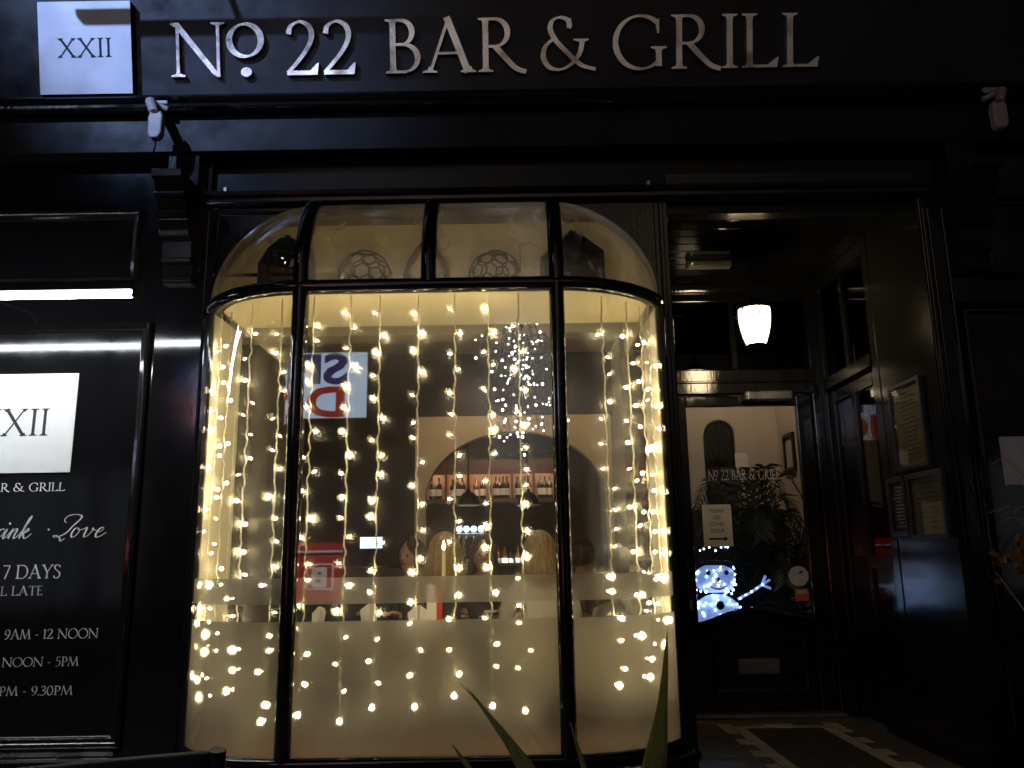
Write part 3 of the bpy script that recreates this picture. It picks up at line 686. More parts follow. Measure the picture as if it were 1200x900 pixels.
def awning_bracket(px_, py_, sd, label):
    x, z = at(px_, py_, -0.16)
    t = thing('awning_bracket', label, 'bracket', (x, -0.16, z), 0, 'pale awning brackets under the fascia')
    g = MB(); g.box(-0.035, 0.035, 0.03, 0.091, 0.100, 0.150); g.build('wall_plate', 'grey_plastic', t, bevel=0.006)
    g = MB(); g.tube([(sd*0.045, 0.04, 0.125), (sd*0.03, -0.01, 0.09), (-sd*0.0, -0.03, 0.02)], [0.016, 0.024, 0.022], 8)
    g.tube([(-sd*0.035, 0.04, 0.075), (sd*0.055, 0.02, 0.115)], 0.014, 8); g.build('link', 'grey_plastic', t, smooth=50)
    g = MB(); g.poly([(-0.034, -0.02), (-0.030, -0.105), (-0.016, -0.125), (0.020, -0.122), (0.034, -0.095), (0.036, -0.01), (0.024, 0.018), (0.008, 0.004), (-0.014, 0.004), (-0.024, 0.02)], 'y', -0.055, -0.01)
    o = g.build('clamp', 'grey_plastic', t, bevel=0.008); o.location = (-sd*0.018, 0, 0)
    g = MB(); g.tube([(-sd*0.02, -0.03, -0.10), (-sd*0.01, -0.01, -0.15), (sd*0.03, 0.05, -0.17)], 0.004, 6); g.build('cord', 'dark_iron', t)
    return t
awning_bracket(183, 140, -1, 'pale grey awning bracket hanging beneath the square plaque')
awning_bracket(1168, 128, 1, 'pale grey awning bracket at the right end of the fascia')

# linear lamp over the left sign panel
lamp = thing('linear_lamp', 'thin bright white linear lamp above the left sign panel', 'lamp')
g = MB(); g.box(-3.4, -1.607, -0.452, -0.376, 2.294, 2.330); g.build('housing', 'dull_black', lamp, bevel=0.006)
g = MB(); g.box(-3.39, -1.612, -0.448, -0.380, 2.2775, 2.2935); g.build('diffuser', 'lamp_white', lamp, bevel=0.004)
g = MB(); g.box(-1.6065, -1.590, -0.455, -0.378, 2.258, 2.334); g.build('end_cap', 'dull_black', lamp, bevel=0.004)
for x in (-3.0, -2.45):
    g = MB(); g.tube([(x, 0.0215, 2.40), (x, -0.2, 2.42), (x, -0.425, 2.325)], 0.011, 8); g.build('arm', 'dull_black', lamp, smooth=60)

# sign panel lettering
hs = thing('opening_hours_sign', 'left sign panel with white square, opening hours and script lettering', 'sign')
YP = 0.022
g = MB(); g.box(-2.52, -2.048, YP-0.006, YP-0.0005, 1.571, 2.040); g.build('white_square', 'white_board', hs, bevel=0.001)
def pxp(p, y): return at(p, y, YP)[0]
def pzp(p, y): return at(p, y, YP)[1]
word('XXII', pxp(-27, 497), pxp(58, 497), pzp(30, 511), 0.128, YP-0.0062, 0.001, 'ink', hs, 'letter', gap=0.08)
def line(w, a, b, y0, y1, mat, nm='letter', gap=0.03):
    z0 = pzp((a+b)/2, y1); z1 = pzp((a+b)/2, y0)
    word(w, pxp(a, y1), pxp(b, y1), z0, z1-z0, YP-0.0002, 0.0012, mat, hs, nm, gap=gap)
line('BAR & GRILL', -19, 76, 566, 576, 'vinyl_white')
line('7 DAYS', 2, 71, 662, 678, 'vinyl_white')
line('TILL LATE', -22, 50, 687, 698, 'vinyl_grey')
line('9AM - 12 NOON', 5, 115, 737, 748.5, 'vinyl_grey')
line('NOON - 5PM', 2, 92, 770, 781, 'vinyl_grey')
line('5PM - 9.30PM', -9, 85, 804, 815, 'vinyl_grey')
def script(strokes, x, z, h, mat):
    g = MB(); k = 0
    for P in strokes:
        if isinstance(P, tuple):
            g.poly([(x+(P[0]+0.42*P[1]+0.05*math.cos(a*PI/5))*h, z+(P[1]+0.05*math.sin(a*PI/5))*h) for a in range(10)], 'y', YP-0.002, YP-0.0003); continue
        Q = catmull([(a+0.42*b, b) for a, b in P], 7); n = len(Q); L, R = [], []
        for i, p in enumerate(Q):
            a = Q[max(i-1, 0)]; b = Q[min(i+1, n-1)]; tx, ty = b[0]-a[0], b[1]-a[1]; l = math.hypot(tx, ty) or 1e-6; tx /= l; ty /= l
            w = 0.030+0.050*max(0.0, -ty)**1.5
            L.append((x+(p[0]-ty*w/2)*h, z+(p[1]+tx*w/2)*h)); R.append((x+(p[0]+ty*w/2)*h, z+(p[1]-tx*w/2)*h))
        k += 1; g.strip(L, R, YP-0.0012-0.0001*k, YP-0.0003)
    return g.build('script_line', mat, hs)
hS = pzp(60, 604)-pzp(60, 631)
S1 = [[(-.62, .30), (-.50, .42), (-.50, .05), (-.48, 0)], [(-.49, .25), (-.38, .42), (-.28, .40)],
      [(-.30, .08), (-.16, .42), (-.16, .08), (-.10, 0), (.0, .14)], (-.16, .66),
      [(.0, .14), (.10, .42), (.11, .36), (.09, 0)], [(.10, .2), (.24, .42), (.32, .36), (.31, .10), (.37, 0), (.50, .16)],
      [(.50, .16), (.66, .70), (.68, .98), (.61, .80), (.58, 0)], [(.59, .16), (.76, .42), (.82, .34), (.64, .20)], [(.66, .21), (.78, .03), (.88, 0), (1.04, .2)]]
script(S1, pxp(7, 631), pzp(18, 631), hS*0.98, 'vinyl_white')
script([(0.0, .38)], pxp(52, 631), pzp(52, 631), hS, 'vinyl_white')
def shf(P, d): return [(a+d, b) for a, b in P]
S2 = [[(.29, .65), (.13, .78), (.22, .96), (.50, 1.02), (.80, .97), (.84, .82), (.66, .52), (.53, .24), (.33, .08), (.10, .02), (-.03, .07), (.12, .09), (.32, -.03), (.42, -.16), (.56, -.04)],
      shf([(.62, .40), (.46, .40), (.40, .18), (.48, .01), (.62, .06), (.70, .26), (.62, .41), (.66, .32), (.88, .38)], .36),
      shf([(.78, .38), (.88, .42), (.90, .12), (.96, .0), (1.10, .10), (1.20, .34), (1.14, .42)], .46), shf([(1.14, .40), (1.2, .33), (1.36, .30)], .46),
      shf([(1.26, .20), (1.46, .26), (1.50, .40), (1.38, .41), (1.28, .22), (1.32, .03), (1.46, .0), (1.72, .20)], .60)]
script(S2, pxp(62, 630), pzp(62, 630), hS*0.97, 'vinyl_white')

# ================================================================== hanging lantern in the lobby
LX, LY = 1.375, 0.70
lt = thing('hanging_lantern', 'glowing tapered glass lantern hanging in the doorway', 'lantern', (LX, LY, 2.30))
def hexl(prof, a0=0, k=6):
    return [[(r*math.cos(2*PI*i/k+a0), r*math.sin(2*PI*i/k+a0), h) for i in range(k)] for r, h in prof]
prof = [(0.052, 0.0), (0.070, 0.05), (0.082, 0.10), (0.088, 0.15), (0.088, 0.205)]
for i in range(6):
    g = MB(); rows = []
    for r, h in prof:
        a0 = 2*PI*i/6+0.55; a1 = a0+2*PI/6; p = Vector((r*math.cos(a0), r*math.sin(a0), h)); q = Vector((r*math.cos(a1), r*math.sin(a1), h))
        rows.append([tuple(p.lerp(q, 0.05)), tuple(p.lerp(q, 0.95))])
    g.grid(rows); g.build('glass_panel', 'lantern_glow', lt)
    g = MB(); a0 = 2*PI*i/6+0.55; g.tube([((r+0.003)*math.cos(a0), (r+0.003)*math.sin(a0), h) for r, h in prof], 0.005, 6); g.build('rib', 'lantern_metal', lt)
g = MB(); g.lathe([(0.0, -0.035), (0.012, -0.03), (0.008, -0.015), (0.045, -0.008), (0.054, 0.002), (0.02, 0.006)], n=12); g.build('finial', 'lantern_metal', lt, smooth=40)
g = MB(); g.lathe([(0.094, 0.204), (0.096, 0.214), (0.07, 0.232), (0.03, 0.25), (0.02, 0.275), (0.008, 0.28), (0.006, 0.60), (0.04, 0.601), (0.045, 0.606)], n=14); g.build('cap_and_rod', 'lantern_metal', lt, smooth=40)

em = thing('emergency_light', 'small pale emergency light box with green indicator on lobby ceiling', 'light', (1.205, 0.98, 2.906))
g = MB(); g.box(-0.135, 0.135, -0.03, 0.03, -0.050, 0.0); g.build('body', 'white_plastic', em, bevel=0.012)
g = MB(); g.ball((-0.105, -0.033, -0.030), 0.006, 8, 6); g.build('indicator', 'led_green', em)

# ================================================================== entrance door
dr = thing('entrance_door', 'black glazed entrance door with curved bottom rail and letter plate', 'door', (1.48, YD+0.035, 0.222))
def dx(x): return x-1.48
def dz(z): return z-0.222
g = MB()
g.box(dx(1.024), dx(1.125), 0, 0.045, 0.004, dz(2.160)); g.box(dx(1.840), dx(1.936), 0, 0.045, 0.004, dz(2.160)); g.box(dx(1.1255), dx(1.8395), 0, 0.045, dz(2.095), dz(2.160))
g.build('stiles', 'black_paint', dr, bevel=0.005)
cur = [(1.1255+0.714*k/24) for k in range(25)]
def cz(x):
    t = (x-1.1255)/0.714; return 0.742+0.068*math.sin(PI*min(1, t*1.02)**0.85)**2+0.028*t
g = MB(); g.poly([(dx(1.1255), 0.004)]+[(dx(x), dz(cz(x))) for x in cur]+[(dx(1.8395), 0.004)], 'y', 0.002, 0.043); g.build('bottom_panel', 'black_paint', dr)
g = MB(); g.tube([(dx(x), -0.004, dz(cz(x))) for x in cur], 0.012, 8); g.build('curved_bead', 'black_paint', dr, smooth=60)
g = MB(); frame(g, dx(1.19), dx(1.78), dz(0.33), dz(0.66), [(0, 0.003), (0.0, -0.004), (0.012, -0.012), (0.03, -0.004), (0.034, 0.003)]); g.build('panel_bead', 'black_paint', dr)
g = MB(); g.box(dx(1.1255), dx(1.8395), 0.020, 0.026, dz(0.74), dz(2.095)); g.build('glass_pane', 'plain_glass', dr)
g = MB(); g.box(dx(1.350), dx(1.600), -0.005, 0.0015, dz(0.442), dz(0.530)); lp = g.build('letter_plate', 'dull_steel', dr, bevel=0.004)
g = MB(); g.box(dx(1.370), dx(1.580), -0.010, -0.0055, dz(0.458), dz(0.514)); g.build('flap', 'dull_steel', lp, bevel=0.003)
g = MB(); xk, zk = at(803, 672, YD+0.03); g.box(dx(xk)-0.020, dx(xk)+0.020, -0.006, -0.0005, dz(zk)-0.12, dz(zk)+0.12); hp = g.build('handle_plate', 'dull_steel', dr, bevel=0.004)
g = MB(); g.tube([(dx(xk), -0.004, dz(zk)+0.05), (dx(xk), -0.05, dz(zk)+0.05), (dx(xk), -0.055, dz(zk)-0.05), (dx(xk), -0.004, dz(zk)-0.05)], 0.008, 8); g.build('handle', 'dull_steel', hp, smooth=60)
g = MB(); xk, zk = at(808, 709, YD+0.03); g.box(dx(xk)-0.02, dx(xk)+0.02, -0.006, -0.0005, dz(zk)-0.03, dz(zk)+0.03); g.build('lock_plate', 'dull_steel', dr, bevel=0.004)
g = MB(); xk, zk = at(796, 563, YD+0.03); g.box(dx(xk)-0.02, dx(xk)+0.02, -0.006, -0.0005, dz(zk)-0.026, dz(zk)+0.026); g.build('latch_plate', 'brass', dr, bevel=0.004)
# lettering on the door glass
YG = 0.0195
za_, zb_ = at(870, 563, YD+0.054)[1], at(870, 551, YD+0.054)[1]
word('No 22 BAR & GRILL', dx(at(830, 560, YD+.054)[0]), dx(at(914, 556, YD+.054)[0]), dz(za_)+0.004, zb_-za_, YG, 0.001, 'sticker_grey', dr, 'glass_lettering', joined=True)[0]['kind'] = 'stuff'
g = MB(); (xa, z1), (xb, z0) = at(861, 531, YD+.054), at(877, 547, YD+.054); g.box(dx(xa), dx(xb), YG-0.001, YG, dz(z0), dz(z1)); g.build('glass_square', 'sticker_grey', dr)
cl = thing('door_closer', 'grey metal door closer box at the top of entrance door', 'door closer', (at(899, 465, YD)[0], YD-0.02, at(899, 465, YD)[1]))
g = MB(); g.box(-0.145, 0.145, -0.045, 0.054, -0.030, 0.030); g.build('body', 'steel', cl, bevel=0.008)
g = MB(); g.box(-0.155, -0.1455, -0.035, 0.05, -0.024, 0.024); g.build('end_cap', 'dull_steel', cl, bevel=0.004)

nt_ = thing('paper_notice', 'white paper notice reading PLEASE USE OTHER DOOR taped inside door glass', 'notice', (at(841, 616, YD+.05)[0], YD+0.052, at(841, 616, YD+.05)[1]), 0)
g = MB(); g.box(-0.092, 0.092, 0.0, 0.0012, -0.130, 0.132); g.build('sheet', 'paper', nt_)
for i, t in enumerate(('PLEASE', 'USE', 'OTHER', 'DOOR')): sans(t, 0.034, 0.0006, 'ink', 'printed_line', nt_, (0, -0.0008, 0.082-0.042*i), sx=0.85)
g = MB(); g.box(-0.06, 0.045, -0.0010, -0.0002, -0.088, -0.076); g.poly([(0.040, -0.098), (0.062, -0.082), (0.040, -0.066)], 'y', -0.0012, -0.0001); g.build('printed_arrow', 'ink', nt_)
x, z = at(936, 675, YD+.05)
rs = thing('round_sticker', 'round grey sticker inside the lower right of the door glass', 'sticker', (x, YD+0.053, z))
g = MB(); g.lathe([(0.062, 0.0), (0.062, 0.001)], n=28, axis='y'); g.build('disc', 'sticker_grey', rs)
g = MB(); g.poly([(0.0, 0.012), (0.026, 0.018), (0.03, 0.034), (0.01, 0.03)], 'y', -0.0022, -0.0012); g.build('printed_mark', 'frame_grey', rs)
x, z = at(940, 697, YD+.05)
so = thing('orange_sticker', 'small orange card in the door glass below the round sticker', 'sticker', (x, YD+0.053, z))
g = MB(); g.box(-0.042, 0.042, 0, 0.001, -0.038, 0.038); g.build('card', 'orange_paper', so)
g = MB(); g.box(-0.032, 0.032, -0.0008, -0.0002, 0.006, 0.026); g.build('printed_band', 'sticker_grey', so)

# ================================================================== side door with framed menus
sdoor = thing('side_door', 'black panelled side door in the right wall of the lobby', 'door', (2.02, 1.03, 0.20))
g = MB()
for a, b in ((-0.345, -0.285), (-0.025, 0.025), (0.285, 0.345)): g.box(0.0, 0.04, a, b, 0.02, 1.955)
for a, b in ((0.02, 0.22), (0.86, 0.94), (1.87, 1.955)):
    g.box(0.0005, 0.0395, -0.284, -0.026, a, b); g.box(0.0005, 0.0395, 0.026, 0.284, a, b)
g.build('stiles_and_rails', 'satin_black', sdoor, bevel=0.005)
for y0, y1 in ((-0.284, -0.026), (0.026, 0.284)):
    g = MB(); g.box(0.015, 0.030, y0, y1, 0.221, 0.859); g.build('panel', 'black_paint', sdoor)
    g = MB(); g.box(0.015, 0.022, y0, y1, 0.941, 1.869); g.build('glass_pane', 'dark_glass', sdoor)
def menu_frame(y, z, w, h, label, lines, mat='menu_print', X=2.0):
    t = thing('framed_menu', label, 'framed menu', (X, y, z), 0, None)
    g = MB(); b = 0.022
    g.box(-0.028, 0.0, -w/2, -w/2+b, -h/2, h/2); g.box(-0.028, 0.0, w/2-b, w/2, -h/2, h/2); g.box(-0.0275, 0.0, -w/2+b, w/2-b, -h/2, -h/2+b); g.box(-0.0275, 0.0, -w/2+b, w/2-b, h/2-b, h/2)
    g.build('frame', 'frame_grey', t, bevel=0.004)
    g = MB(); g.box(-0.008, -0.003, -w/2+b, w/2-b, -h/2+b, h/2-b); g.build('menu_sheet', mat, t)
    g = MB(); g.box(-0.020, -0.017, -w/2+b, w/2-b, -h/2+b, h/2-b); g.build('glass', 'plain_glass', t)
    g = MB()
    for k in range(lines):
        l = random.uniform(0.3, 0.8)*(w-2*b)/2; zz = h/2-b-0.03-k*(h-2*b-0.04)/lines
        g.box(-0.0092, -0.0082, -l, l, zz-0.004, zz+0.002)
    g.build('printed_text', 'ink' if mat == 'menu_print' else 'sticker_grey', t)
    return t
menu_frame(0.310, at(1060, 498, 0.31)[1], 0.34, 0.44, 'upper framed menu on the right wall of the doorway', 16)
menu_frame(0.215, at(1072, 592, 0.215)[1], 0.36, 0.32, 'lower framed menu reflecting fairy lights, right wall of the doorway', 10)
menu_frame(0.510, at(1028, 594, 0.51)[1], 0.20, 0.30, 'narrow dark framed price list beside the lower menu', 12, 'frame_grey', 1.998)
g = MB(); g.box(2.0005, 2.0045, 0.002, 0.599, 0.2, 2.90)
g.build('post_lining', 'satin_black', shop)

# notice on the right hand panel
xn, zn = at(1170, 512, 0.02); zl = at(1172, 568, 0.02)[1]
nr = thing('wall_notice', 'white notice on the black panel at the far right edge', 'notice', (xn, 0.0215, zl))
g = MB(); g.box(0.0, 0.30, -0.004, 0.0, 0.0, zn-zl); g.build('sheet', 'notice_paper', nr)
g = MB(); g.box(0.115, 0.135, -0.0052, -0.0042, 0.09, 0.19); g.box(0.15, 0.27, -0.0052, -0.0042, 0.15, 0.17); g.build('printed_mark', 'ink', nr)

# ================================================================== fairy light curtain
def proj(X, Y, Z):
    Y += D; Z -= H
    z = Y*math.cos(PITCH)+Z*math.sin(PITCH); y = (-Y*math.sin(PITCH)+Z*math.cos(PITCH))/z; x = X/z
    return 600+F*(x*math.cos(ROLL)-y*math.sin(ROLL)), 450-F*(x*math.sin(ROLL)+y*math.cos(ROLL))
def bulb_mesh(r, l, mat):
    g = MB(); g.tube([(0, 0, -0.014), (0, 0, 0.002)], 0.0022, 5, 1); g.lathe([(r*0.35, 0), (r*0.8, l*0.25), (r, l*0.6), (r*0.7, l*0.9), (r*0.15, l)], n=8); return g.mesh('bulb', [mat, 'wire_clear'], 60)
BULBS = [bulb_mesh(0.0072, 0.016, 'bulb_bright'), bulb_mesh(0.0046, 0.016, 'bulb_bright'), bulb_mesh(0.0032, 0.016, 'bulb_mid'), bulb_mesh(0.0026, 0.017, 'bulb_mid')]
ORD = ['first', 'second', 'third', 'fourth', 'fifth', 'sixth', 'seventh']
def fairy(x, y, z0, z1, out, label, big=0.3):
    t = thing('fairy_light_string', label, 'fairy lights', (x, y, z0), 0, 'warm fairy light strings hanging inside the bay window')
    rnd = random.Random(int(x*9173)+7); n = 22; P = []
    for k in range(n*3+1):
        z = 2.300-z0-(2.300-z0)*k/(n*3)
        a = 0.0 if k < 4 else 0.0042
        P.append((a*0.5*math.sin(k*1.9+x*40)+rnd.uniform(-a, a), a*0.6*math.cos(k*1.3)+rnd.uniform(-a, a)*0.6, z))
    g = MB()
    for s_ in (0, PI):                                  # two twisted strands
        Q = [(p[0]+0.0019*math.cos(j*0.9+s_), p[1]+0.0019*math.sin(j*0.9+s_), p[2]) for j, p in enumerate(catmull(P, 3))]
        g.tube(Q, 0.0022, 4)
    g.build('wire', 'wire_clear', t, smooth=80)
    z = z1-z0; i = 0
    while z > 0.04:
        k = min(len(P)-1, max(0, round((2.300-z0-z)/(2.300-z0)*(n*3)))); p = P[k]
        u = rnd.random(); me = BULBS[0] if u < big else BULBS[1] if u < big+0.25 else BULBS[2 if u < 0.85 else 3]
        s = (1 if i % 2 else -1)*rnd.choice((1, 1, 1, -1)); an = rnd.uniform(0.9, 2.2)
        d = Vector((s*math.sin(an), rnd.uniform(-0.5, 0.3), math.cos(an))).normalized()
        if z < 0.02: d = Vector((0, 0, -1))
        q = d.to_track_quat('Z', 'Y').to_euler()
        g = link('bulb', me, t, Vector(p)+d*0.014, q)
        i += 1; z -= 0.094*rnd.uniform(0.85, 1.15)
    link('bulb', BULBS[0], t, (P[-1][0], P[-1][1], -0.014), (PI, 0, 0))
    return t
def front_x(p): return at(p, 560, -0.29)[0]
for i, p in enumerate((361, 406, 442, 489, 533, 574, 611)):
    x = front_x(p); zb = [0.575, 0.55, 0.60, 0.60, 0.64, 0.60, 0.58][i]
    fairy(x, -0.29, zb, [2.17, 2.225, 2.22, 2.22, 2.22, 2.225, 2.14][i], (0, -1), f'{ORD[i]} fairy light string from the left in the wide middle pane')
def corner_at(p, sd, off):
    best = None
    for k in range(0, 241):
        X, Y = cpt(sd, TC*k/200, off); X += CX
        e = abs(proj(X, Y, 1.65)[0]-p)
        if best is None or e < best[0]: best = (e, X, Y)
    return best[1:]
for i, (p, zb, off, bg_) in enumerate(((251, 0.70, 0.055, .7), (263, 0.62, 0.085, .45), (288, 0.66, 0.085, .3), (324, 0.55, 0.085, .3))):
    x, y = corner_at(p, -1, off)
    fairy(x, y, zb, 2.14, None, ['leftmost fairy light string against the cream jamb of the bay', 'second fairy light string from the left in the left curved pane', 'third fairy light string from the left in the left curved pane', 'fairy light string nearest the mullion in the left curved pane'][i], bg_)
for i, (p, zb, off, bg_) in enumerate(((711, 0.66, 0.085, .3), (741, 0.68, 0.085, .4), (757, 0.80, 0.085, .6), (767, 0.90, 0.055, .7))):
    x, y = corner_at(p, 1, off)
    fairy(x, y, zb, 2.12, None, ['fairy light string nearest the mullion in the right curved pane', 'second fairy light string from the mullion in right curved pane', 'third fairy light string from the mullion in right curved pane', 'rightmost fairy light string against the cream jamb of the bay'][i], bg_)

# ================================================================== ornaments on the shelf under the dome
def wire_solid(name, label, px_, Y, r, sub, sc=(1, 1, 1), cat='ornament', dual=False):
    x, _ = at(px_, 305, Y); t = thing(name, label, cat, (x, Y, 2.3405))
    bm = bmesh.new(); bmesh.ops.create_icosphere(bm, subdivisions=sub, radius=r)
    rnd = random.Random(int(px_))
    if dual:                                          # cells instead of triangles
        cen = {f: f.calc_center_median() for f in bm.faces}; g = MB()
        for e in bm.edges:
            a, b = [cen[f] for f in e.link_faces]; g.tube([a, b], 0.0045, 5)
    bm.free()
    for i, v in enumerate(g.v): g.v[i] = (v[0]*sc[0], v[1]*sc[1], max(0.0, (v[2]+r*0.82)*sc[2]))
    g.build('wire_frame', 'geo_metal', t, smooth=60); return t
wire_solid('wire_terrarium', 'rounded wire cell terrarium left of the centre bar on window shelf', 428, -0.10, 0.135, 2, dual=True)
wire_solid('wire_terrarium', 'rounded wire cell terrarium right of the centre bar on window shelf', 580, -0.10, 0.130, 2, dual=True)
def house_lantern(px_, label):
    x, _ = at(px_, 305, -0.08); t = thing('house_lantern', label, 'lantern', (x, -0.08, 2.3405), 0.5)
    g = MB(); w, h = 0.105, 0.215
    for a, b in ((-w, -w), (w, -w), (w, w), (-w, w)): g.tube([(a, b, 0), (a, b, h)], 0.008, 5); g.tube([(a, b, h), (a*0.35, b*0.35, h+0.085)], 0.008, 5)
    for z in (0.006, h): g.tube([(-w, -w, z), (w, -w, z), (w, w, z), (-w, w, z), (-w, -w, z)], 0.008, 5)
    g.build('frame', 'geo_metal', t)
    for a, b in ((1, 0), (-1, 0), (0, 1), (0, -1)):
        g = MB(); e = w-0.01
        q = [(a*w-b*e, b*w-a*e, 0.01), (a*w+b*e, b*w+a*e, 0.01), (a*w+b*e, b*w+a*e, h-0.01), (a*w-b*e, b*w-a*e, h-0.01)]
        g.add(q, [(0, 1, 2, 3)]); g.build('pane', 'dark_glass', t)
        g = MB(); q = [(a*w-b*e, b*w-a*e, h+0.004), (a*w+b*e, b*w+a*e, h+0.004), (a*w*.36+b*e*.36, b*w*.36+a*e*.36, h+0.082), (a*w*.36-b*e*.36, b*w*.36-a*e*.36, h+0.082)]
        g.add(q, [(0, 1, 2, 3)]); g.build('roof_panel', 'geo_metal', t)
    g = MB(); g.lathe([(0.04, h+0.084), (0.042, h+0.095), (0.015, h+0.11), (0.012, h+0.12)], n=8); g.build('top_cap', 'geo_metal', t)
house_lantern(336, 'dark house shaped lantern at the left end of the window shelf')
house_lantern(670, 'dark house shaped lantern at the right end of the window shelf')
x, _ = at(500, 305, -0.10); t = thing('ring_ornament', 'dark teardrop ring ornament behind the centre bar of the dome', 'ornament', (x, -0.10, 2.3405))
g = MB(); g.tube([(0.095*math.sin(a)*(1 if math.cos(a) < 0.3 else 1-0.45*(math.cos(a)-0.3)), 0, 0.115-0.11*math.cos(a)*(-1)+(0.05*max(0, math.cos(a))**2)) for a in [2*PI*k/28 for k in range(29)]], 0.017, 8); g.build('ring', 'geo_metal', t, smooth=60)
g = MB(); g.lathe([(0.05, 0.0), (0.05, 0.008), (0.012, 0.012)], n=12); g.build('foot', 'geo_metal', t)

# ================================================================== lit twigs hanging behind the middle pane
xt, zt_ = at(612, 440, 0.75)
tw = thing('lit_twig_bunch', 'hanging bunch of dark twigs covered with tiny white lights', 'decoration', (xt, 0.75, 2.979))
g = MB(); rnd = random.Random(5); pts = []
g.tube([(0, 0, 0), (0, 0, -0.55)], 0.0025, 5)
for k in range(46):
    a = rnd.uniform(0, 2*PI); z0 = -0.50-rnd.uniform(0, 0.35); L = rnd.uniform(0.25, 0.55); sp = rnd.uniform(0.08, 0.24)
    P = [(0, 0, z0), (sp*0.6*math.cos(a), sp*0.4*math.sin(a), z0+0.04), (sp*math.cos(a), sp*0.6*math.sin(a), z0-L*0.35), (sp*0.8*math.cos(a)+0.03, sp*0.5*math.sin(a), z0-L)]
    Q = catmull(P, 5); g.tube(Q, [0.004-0.003*i/(len(Q)-1) for i in range(len(Q))], 4)
    for j in range(3, len(Q), 2):
        q = Vector(Q[j]); e = q+Vector((rnd.uniform(-.05, .05), rnd.uniform(-.05, .05), rnd.uniform(-.06, .02))); g.tube([q, e], 0.0016, 4)
        if rnd.random() < 0.46: pts.append(e)
g.build('twigs', 'twig', tw)
wb = MB(); wb.ball((0, 0, 0), 0.0042, 6, 4); wbm = wb.mesh('bulb', 'bulb_white'); wb = MB(); wb.ball((0, 0, 0), 0.0070, 6, 4); wbl = wb.mesh('bulb', 'bulb_white')
for e in pts: link('bulb', wbl if rnd.random() < 0.25 else wbm, tw, e)

# ================================================================== ceiling spotlights
def spot(x, y, z, aim, energy, label, size=70, colr=(1.0, 0.78, 0.55)):
    t = thing('ceiling_spotlight', label, 'spotlight', (x, y, z), 0, 'ceiling spotlights')
    g = MB(); g.lathe([(0.05, 0.0), (0.05, -0.008), (0.036, -0.010), (0.034, -0.001)], n=18); g.build('rim', 'steel', t, smooth=40)
    g = MB(); g.lathe([(0.030, -0.002), (0.030, -0.006)], n=14); g.build('bulb', 'spot_glow', t)
    l = bpy.data.lights.new('spot', 'SPOT'); l.energy = energy; l.color = colr; l.spot_size = math.radians(size); l.spot_blend = 0.8; l.shadow_soft_size = 0.03
    o = bpy.data.objects.new('beam', l); col.objects.link(o); o.parent = t; o.location = (0, 0, -0.02)
    o.rotation_euler = (Vector(aim)-Vector((x, y, z))).to_track_quat('-Z', 'Y').to_euler(); return t
spot(-0.25, 2.55, 2.979, (-0.35, 3.5, 2.1), 40, 'ceiling spotlight shining on the left of the tan arch')
spot(0.45, 2.55, 2.979, (0.5, 3.5, 2.1), 28, 'ceiling spotlight shining on the right of the tan arch')
spot(-0.35, 1.9, 2.979, (-0.1, 1.4, 0.9), 60, 'ceiling spotlight above the dining table')
spot(-0.345, 0.17, 2.979, (-0.345, 0.9, 2.4), 2.2, 'added unseen ceiling spotlight lighting the upper part of the bay', 160)  # added lamp, hidden by the lintel, brightens ceiling and shelf ornaments
spot(1.75, 2.35, 2.949, (1.75, 3.2, 2.0), 20, 'ceiling spotlight in the hall behind the entrance door', 110)
spot(-0.1, 5.0, 2.979, (-0.1, 6.3, 1.3), 60, 'ceiling spotlight above the bar counter', 100)

# ================================================================== bar at the back
bc = thing('bar_counter', 'dark bar counter seen through the arch', 'bar', (0, 5.0, RZ))
g = MB(); g.box(-1.6, 0.85, 0.0, 0.5, 0.0, 1.02); g.build('front', 'bar_dark', bc)
g = MB(); g.box(-1.65, 0.85, -0.06, 0.55, 1.021, 1.065); g.build('top', 'table_wood', bc, bevel=0.01)
ZC = RZ+1.065
YB = 6.3
sh = thing('bottle_shelf', 'wooden bar shelf with warm lit compartments of bottles', 'shelf', (0, YB, 0))
(bx0, z1s), (bx1, z0s) = at(497, 553, YB), at(652, 583, YB)
g = MB(); g.box(bx0, bx1, -0.02, 0.26, z0s-0.04, z0s); g.build('board', 'shelf_wood', sh)
g = MB(); g.box(bx0, bx1, -0.02, 0.26, z1s, z1s+0.14); g.box(bx0, bx1, -0.0195, 0.0, z1s-0.04, z1s-0.0005); g.build('canopy', 'shelf_wood', sh)
g = MB(); g.box(bx0, bx1, 0.24, 0.26, z0s, z1s); g.build('back_panel', 'tan_wall', sh)
NC = 6
for k in range(NC+1):
    x = bx0+(bx1-bx0)*k/NC; g = MB(); g.box(x-0.012, x+0.012, -0.018, 0.239, z0s+0.001, z1s-0.001); g.build('divider', 'shelf_wood', sh)
    if k < NC: g = MB(); g.box(x+0.02, x+(bx1-bx0)/NC-0.02, 0.004, 0.03, z1s-0.03, z1s-0.004); g.build('light_strip', 'shelf_light', sh)
def bottle_proto(mat, h):
    t = thing('bottle', 'wine bottle', 'bottle')
    g = MB(); g.lathe([(0.034, 0), (0.037, 0.01), (0.037, h*0.58), (0.030, h*0.68), (0.014, h*0.76), (0.013, h*0.97), (0.016, h*0.975), (0.015, h)], n=12); g.build('glass_body', mat, t, smooth=50)
    g = MB(); g.lathe([(0.0378, h*0.16), (0.0378, h*0.46)], n=12); g.build('paper_label', 'bottle_label', t); return t
protos = [bottle_proto('bottle_dark', 0.27), bottle_proto('bottle_amber', 0.25), bottle_proto('bottle_dark', 0.24)]
NAMES = ['first', 'second', 'third', 'fourth', 'fifth', 'sixth']
rnd = random.Random(9); first = [True]*3
